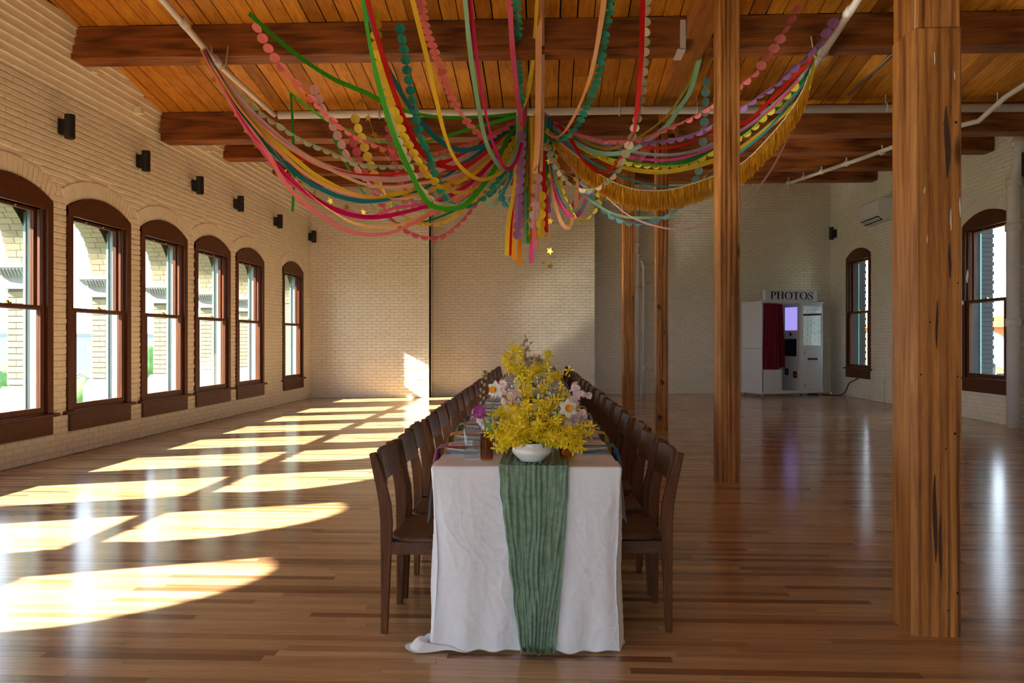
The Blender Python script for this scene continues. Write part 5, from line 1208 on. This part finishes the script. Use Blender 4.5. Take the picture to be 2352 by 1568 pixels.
for i, (cn, pts) in enumerate((('red', [(1000, 375), (1060, 362), (1120, 325), (1192, 275)]), ('blue', [(1012, 418), (1060, 385), (1120, 335), (1192, 280)]), ('yellow', [(1020, 430), (1080, 400), (1130, 350), (1196, 285)]), ('lilac', [(1030, 372), (1080, 350), (1130, 318), (1190, 275)]),
                               ('rose', [(1040, 420), (1090, 385), (1140, 335), (1196, 282)]), ('peach', [(1060, 440), (1100, 405), (1145, 345), (1198, 288)]), ('green', [(1085, 430), (1115, 390), (1150, 335), (1199, 285)]), ('magenta', [(1090, 335), (1130, 312), (1165, 290), (1197, 270)]), ('mint', [(1120, 450), (1145, 420), (1170, 370), (1200, 295)]))):
    nmz = {'red': 'red', 'blue': 'teal blue', 'yellow': 'deep yellow', 'lilac': 'lilac', 'rose': 'rose', 'peach': 'peach', 'green': 'bright green', 'magenta': 'magenta', 'mint': 'mint', 'coral': 'coral pink'}[cn]
    ribbon(f'short {nmz} streamer in the dense left fan of the bunch', G[cn], pts, 9.9 + .03 * i, HUBD, .055, .6, grp='left fan streamers')
# tied on the right pipe
def RR(label, col, pts, w=.045, tw=.7): return ribbon(label, col, pts + [(1880, 120, 8.4), (1952, 20, 7.6)], HUBD, 8.6, w, tw)
RR('green streamer across the right, above the long yellow one', G['dgreen'], [(1245, 258), (1300, 300), (1360, 342), (1420, 366), (1490, 380), (1560, 374), (1640, 345), (1705, 308), (1780, 252), (1840, 188)], .055, .5)
RR('long yellow streamer across the right, lowest above the gold fringe', G['yellow'], [(1245, 262), (1310, 320), (1370, 358), (1430, 384), (1500, 395), (1560, 390), (1640, 368), (1710, 335), (1790, 270), (1850, 215)], .055, .6)
RR('red streamer high in the right bundle', G['red'], [(1240, 255), (1300, 298), (1380, 325), (1440, 336), (1520, 340), (1580, 330), (1640, 300), (1710, 282), (1775, 225), (1840, 160)], .04, .8)
RR('lilac grey streamer in the right bundle', (.42, .36, .48), [(1242, 255), (1310, 305), (1380, 330), (1450, 348), (1520, 356), (1590, 348), (1650, 325), (1720, 290), (1785, 235), (1845, 175)], .05, .8)
RR('hot pink streamer in the right bundle', G['hot'], [(1242, 258), (1320, 320), (1390, 345), (1440, 360), (1520, 368), (1590, 358), (1650, 333), (1720, 292), (1790, 232), (1850, 165)], .035, .8)
RR('thin blue streamer in the right bundle', G['cyan'], [(1250, 270), (1320, 345), (1410, 398), (1500, 425), (1580, 428), (1640, 400), (1700, 350), (1770, 290), (1840, 200)], .028, .8)
ribbon('thin lilac paper strip sagging lowest across the right to the column', G['blush'], [(1290, 350, 9.9), (1372, 432), (1450, 498), (1540, 526), (1600, 522), (1645, 510), (1705, 473), (1770, 392), (1816, 302)], 9.8, 9.6, .022, .8)
ribbon('green streamer peeping out below the gold fringe', G['mint'], [(1330, 440), (1390, 482), (1430, 497), (1470, 500), (1530, 500)], 9.9, 9.8, .03, .6)
# short loops under the hub at the right
for lab, cn, pts, w in (('hot pink loop hanging right of the bunch', 'hot', [(1258, 330), (1262, 400), (1280, 455), (1305, 492), (1325, 495), (1342, 470), (1352, 430), (1335, 380), (1270, 300)], .05), ('magenta loop end hanging right of the bunch', 'magenta', [(1262, 300), (1300, 360), (1330, 400), (1332, 440), (1318, 470), (1308, 484)], .05),
                        ('peach loop hanging lowest right of the bunch', 'peach', [(1255, 330), (1264, 420), (1275, 470), (1290, 512), (1304, 524), (1314, 505), (1326, 440), (1320, 380), (1260, 300)], .05), ('grey blue loop behind the hot pink one', 'sky', [(1262, 320), (1282, 440), (1310, 482), (1338, 478), (1358, 440), (1345, 380), (1270, 290)], .045),
                        ('mint loop hanging left of the bunch', 'mint', [(1165, 400), (1140, 430), (1118, 455), (1126, 470), (1140, 465), (1160, 430), (1180, 370), (1196, 300)], .055), ('pale pink loop hanging left of the bunch', 'blush', [(1190, 290), (1185, 370), (1170, 420), (1150, 450), (1135, 468), (1128, 462)], .05)):
    ribbon(lab, G[cn], pts, 10.1, 10.15, w, .4)
# vertical tails of the bunch
TAILS = [('orange', 1198, 1180, 605), ('yellow', 1196, 1164, 592), ('red', 1194, 1170, 590), ('mint', 1204, 1204, 566), ('green', 1208, 1212, 566), ('hot', 1214, 1221, 604), ('orange', 1216, 1193, 613), ('lilac', 1200, 1197, 505), ('blush', 1206, 1198, 540), ('yellow', 1222, 1232, 556),
         ('dgreen', 1250, 1256, 450), ('red', 1246, 1255, 540), ('blue', 1262, 1262, 430), ('peach', 1228, 1214, 470), ('olive', 1212, 1208, 430), ('rose', 1210, 1228, 575), ('teal', 1266, 1270, 370), ('magenta', 1250, 1260, 400), ('orange', 1222, 1222, 560), ('mint', 1190, 1188, 520), ('lilac', 1252, 1262, 490)]
nice = {'orange': 'orange', 'yellow': 'yellow', 'red': 'red', 'mint': 'mint green', 'green': 'bright green', 'hot': 'hot pink', 'lilac': 'lilac', 'blush': 'pale pink', 'dgreen': 'dark green', 'blue': 'dark blue', 'peach': 'peach', 'olive': 'olive', 'rose': 'rose red', 'teal': 'teal', 'magenta': 'magenta'}
for i, (cn, x0, x1, yb) in enumerate(TAILS):
    where = 'short' if yb < 460 else ('medium-length' if yb < 560 else 'long')
    side = 'at the left' if x1 < 1195 else ('in the middle' if x1 < 1240 else 'at the right')
    ribbon(f'{where} {nice[cn]} streamer end hanging {side} of the central bunch', G[cn], [(x0, 268), (x0 + (x1 - x0) * .15, 340), (x0 + (x1 - x0) * .45, 430 if yb > 460 else 330), (x1 - (x1 - x0) * .12, (yb + 430) / 2 if yb > 460 else (yb + 330) / 2), (x1, yb)], 10.0 + .02 * (i % 9), 10.05 + .02 * (i % 7), .055, .25, .2, grp='hanging ends of the bunch')
# disc garlands
garland('mint scallop garland strung from the left pipe', G['pmint'], [(497, 165), (540, 200), (590, 247), (640, 285), (700, 322), (760, 346), (820, 372), (880, 379), (940, 376), (1000, 360), (1070, 335), (1130, 310), (1190, 280)], 8.5, HUBD, r=.055)
garland('coral pink scallop garland starting high on the left ceiling boards', G['coral'], [(585, 52), (605, 92), (640, 145), (680, 185), (720, 230), (760, 270), (800, 302), (850, 327), (900, 343), (960, 352), (1030, 342), (1100, 318), (1190, 275)], 7.8, HUBD)
garland('golden yellow disc garland beside the mint one, left of the middle', G['yellow'], [(862, 20), (868, 130), (886, 180), (900, 235), (915, 275), (932, 320), (958, 362), (985, 402), (1018, 428), (1060, 438), (1110, 420), (1150, 370), (1195, 300)], 7.4, HUBD, r=.056)
garland('pale mint disc garland behind the bright green streamer', G['pmint'], [(862, 110), (880, 185), (893, 240), (906, 300), (925, 345), (940, 385), (962, 425), (990, 455), (1020, 466), (1060, 462), (1120, 420), (1170, 360), (1200, 300)], 7.9, HUBD, r=.056)
garland('teal disc garland left of the yellow streamer', G['teal'], [(916, 52), (928, 112), (938, 180), (950, 240), (962, 300), (984, 355), (996, 390), (1008, 430), (1030, 458), (1055, 470), (1085, 468), (1112, 450), (1150, 400), (1195, 310)], 7.9, HUBD)
garland('rose pink disc garland dropping from the top edge left of the middle', G['coral'], [(962, -20), (978, 65), (995, 108), (1010, 150), (1026, 195), (1046, 238), (1070, 275), (1098, 303), (1130, 312), (1190, 272)], 7.2, HUBD, r=.056)
garland('teal disc garland behind the broad pink streamer', G['teal'], [(1183, -20), (1190, 60), (1189, 130), (1193, 190), (1199, 240), (1203, 262)], 7.4, HUBD)
garland('teal scallop garland curving down right of the middle', G['teal'], [(1406, -10), (1393, 55), (1385, 110), (1374, 175), (1352, 235), (1328, 285), (1302, 312), (1272, 322), (1240, 300)], 7.4, HUBD)
garland('pale cream and mint disc garland along the red streamer at the right', [G['cream'], G['pmint']], [(1484, -10), (1482, 60), (1480, 125), (1475, 195), (1468, 252), (1452, 312), (1428, 372), (1400, 410), (1362, 432), (1325, 430), (1292, 402), (1262, 350), (1240, 290)], 7.5, HUBD)
garland('pink scallop garland rising to the ceiling at the upper right', G['coral'], [(1245, 262), (1290, 288), (1340, 310), (1400, 322), (1470, 318), (1520, 297), (1560, 282), (1600, 262), (1650, 232), (1700, 195), (1740, 160), (1780, 108), (1815, 50), (1845, -10)], HUBD, 7.4)
garland('lilac disc garland running up along the right pipe', G['lilac'], [(1245, 268), (1310, 300), (1380, 318), (1440, 326), (1520, 322), (1580, 310), (1640, 284), (1700, 250), (1745, 218), (1785, 190), (1850, 130), (1895, 80), (1935, 20)], HUBD, 7.6, r=.055)
garland('yellow scallop garland under the green streamer at the right', (.62, .55, .05), [(1255, 275), (1330, 332), (1400, 362), (1480, 377), (1540, 380), (1590, 372), (1640, 345), (1710, 308), (1760, 262), (1803, 222), (1850, 170)], HUBD, 8.6)
garland('powder blue scallop garland sagging beneath the gold fringe', G['sky'], [(1240, 290), (1290, 345), (1330, 402), (1365, 455), (1400, 492), (1450, 510), (1500, 505), (1550, 482), (1585, 440), (1604, 395), (1614, 330), (1620, 240), (1622, 165)], HUBD, 9.3)
garland('deep pink disc garland, lowest loop at the left', G['rose'], [(803, 295), (818, 345), (845, 395), (868, 445), (890, 488), (920, 518), (950, 535), (985, 544), (1020, 538), (1060, 505), (1088, 468), (1125, 415), (1185, 300)], 9.6, HUBD, r=.055)
garland('yellow disc garland looping low in front of the far wall', (.80, .58, .08), [(812, 262), (826, 302), (842, 352), (860, 402), (882, 445), (905, 475), (938, 500), (985, 512), (1015, 508), (1055, 485), (1105, 440), (1160, 360), (1200, 300)], 9.4, HUBD, r=.055)
garland('blush pink disc garland hanging down left of the coral one', G['blush'], [(717, 195), (738, 240), (765, 288), (792, 345), (822, 385), (855, 425), (900, 452), (960, 460), (1060, 435), (1150, 360), (1195, 290)], 9.2, HUBD, r=.055)
garland('rose disc garland crossing behind the bright green streamer', G['rose'], [(892, 262), (895, 315), (905, 365), (915, 405), (935, 440), (965, 470), (1020, 480), (1090, 440), (1150, 370), (1195, 290)], 9.7, HUBD, r=.052)
garland('yellow disc loop hanging right of the bunch', (.66, .52, .04), [(1268, 330), (1284, 420), (1300, 462), (1320, 495), (1335, 508), (1358, 492), (1378, 455), (1360, 400), (1310, 350), (1262, 290)], 10.1, 10.15, r=.045)
garland('aqua petal garland hanging left of the bunch', G['cyan'], [(1195, 300), (1180, 380), (1165, 420), (1150, 445), (1168, 475), (1180, 440)], 10.15, 10.1, r=.045, gap=.08)
garland('teal petal garland bunched left of the hub', G['teal'], [(1120, 450), (1140, 430), (1155, 400), (1165, 370), (1180, 330), (1198, 290)], 10.1, HUBD, r=.045, gap=.07)
garland('lilac disc garland hanging in the middle of the bunch', G['lilac'], [(1200, 300), (1198, 360), (1193, 430), (1190, 500), (1187, 560)], 9.95, 9.95, r=.06)
garland('pale pink disc garland hanging beside the yellow discs in the bunch', G['blush'], [(1236, 400), (1234, 440), (1228, 480), (1226, 525)], 9.9, 9.9, r=.06)
garland('golden disc garland at the lower right of the bunch', G['yellow'], [(1244, 440), (1243, 490), (1242, 530), (1244, 560)], 9.9, 9.9, r=.06)
# stars
stars('garland of foil stars following the left bundle of streamers', [(467, 142), (487, 178), (530, 245), (583, 325), (617, 360), (650, 392), (682, 416), (718, 441), (754, 459), (793, 475), (836, 487), (875, 489), (912, 486), (948, 479), (1000, 452), (1060, 410), (1130, 350), (1195, 290)], 8.5, HUBD)
stars('garland of foil stars hanging left of the yellow discs', [(832, 232), (844, 265), (856, 298), (870, 328), (905, 385), (952, 436), (1000, 445), (1070, 420), (1150, 350)], 9.2, HUBD, r=.052)
stars('garland of dark foil stars hanging right of the bunch', [(1256, 420), (1300, 400), (1345, 430), (1372, 450), (1395, 463), (1420, 474), (1466, 482), (1560, 440), (1640, 385), (1632, 320)], 10.0, 9.7)
stars('string of gold stars hanging below the central bunch at the right', [(1258, 300), (1262, 400), (1258, 430), (1266, 475), (1264, 508), (1263, 545), (1263, 580), (1263, 646)], 10.0, 10.0, r=.05, gap=.19)
stars('short string of small gold stars beside the longest star string', [(1246, 480), (1249, 560), (1248, 592), (1247, 626)], 10.05, 10.05, r=.035, gap=.17)
stars('string of gold stars hanging over the broad orange streamer', [(1232, 235), (1231, 262), (1229, 300), (1229, 332), (1230, 360), (1226, 430), (1215, 500), (1218, 552)], 9.7, 9.85, r=.05, gap=.16)
# gold fringe
FC = path3([(1262, 300, 10.1), (1290, 330), (1330, 362), (1380, 402), (1440, 430), (1500, 438), (1560, 431), (1640, 404), (1705, 374), (1760, 322), (1812, 260), (1845, 205), (1856, 175)], 10.0, 8.6)
fg = thing('fringe_garland', 'gold tinsel fringe garland swagged across the right side', 'garland', FC[0]); o0 = FC[0]
mb = MB(); mb.tube([p - o0 for p in resample(FC, .03)], .009, 6, False); mb.build('header_band', plain('silver_cord', (.75, .68, .55), .35, .4), fg, True)
mb = MB(); S = resample(FC, .0040)
for i, p in enumerate(S):
    for k in range(3):
        q = p - o0 + Vector((R.uniform(-.004, .004), R.uniform(-.012, .012), -.004)); Ln = R.uniform(.19, .245) * min(1, .35 + i * .004); dx = R.uniform(-.018, .018); dy = R.uniform(-.03, .03); a = R.uniform(0, 3.14); w = Vector((math.cos(a), math.sin(a), 0)) * .0032
        m1 = q + Vector((dx * .5, dy * .4, -Ln * .5)); m2 = q + Vector((dx, dy, -Ln)); w2 = Vector((math.cos(a + 1), math.sin(a + 1), 0)) * .0032
        mb.add([q - w, q + w, m1 + w2, m1 - w2, m2 + w, m2 - w], [(0, 1, 2, 3), (3, 2, 4, 5)])
o = mb.build('tinsel_strands', M['gold'], fg); o['kind'] = 'stuff'
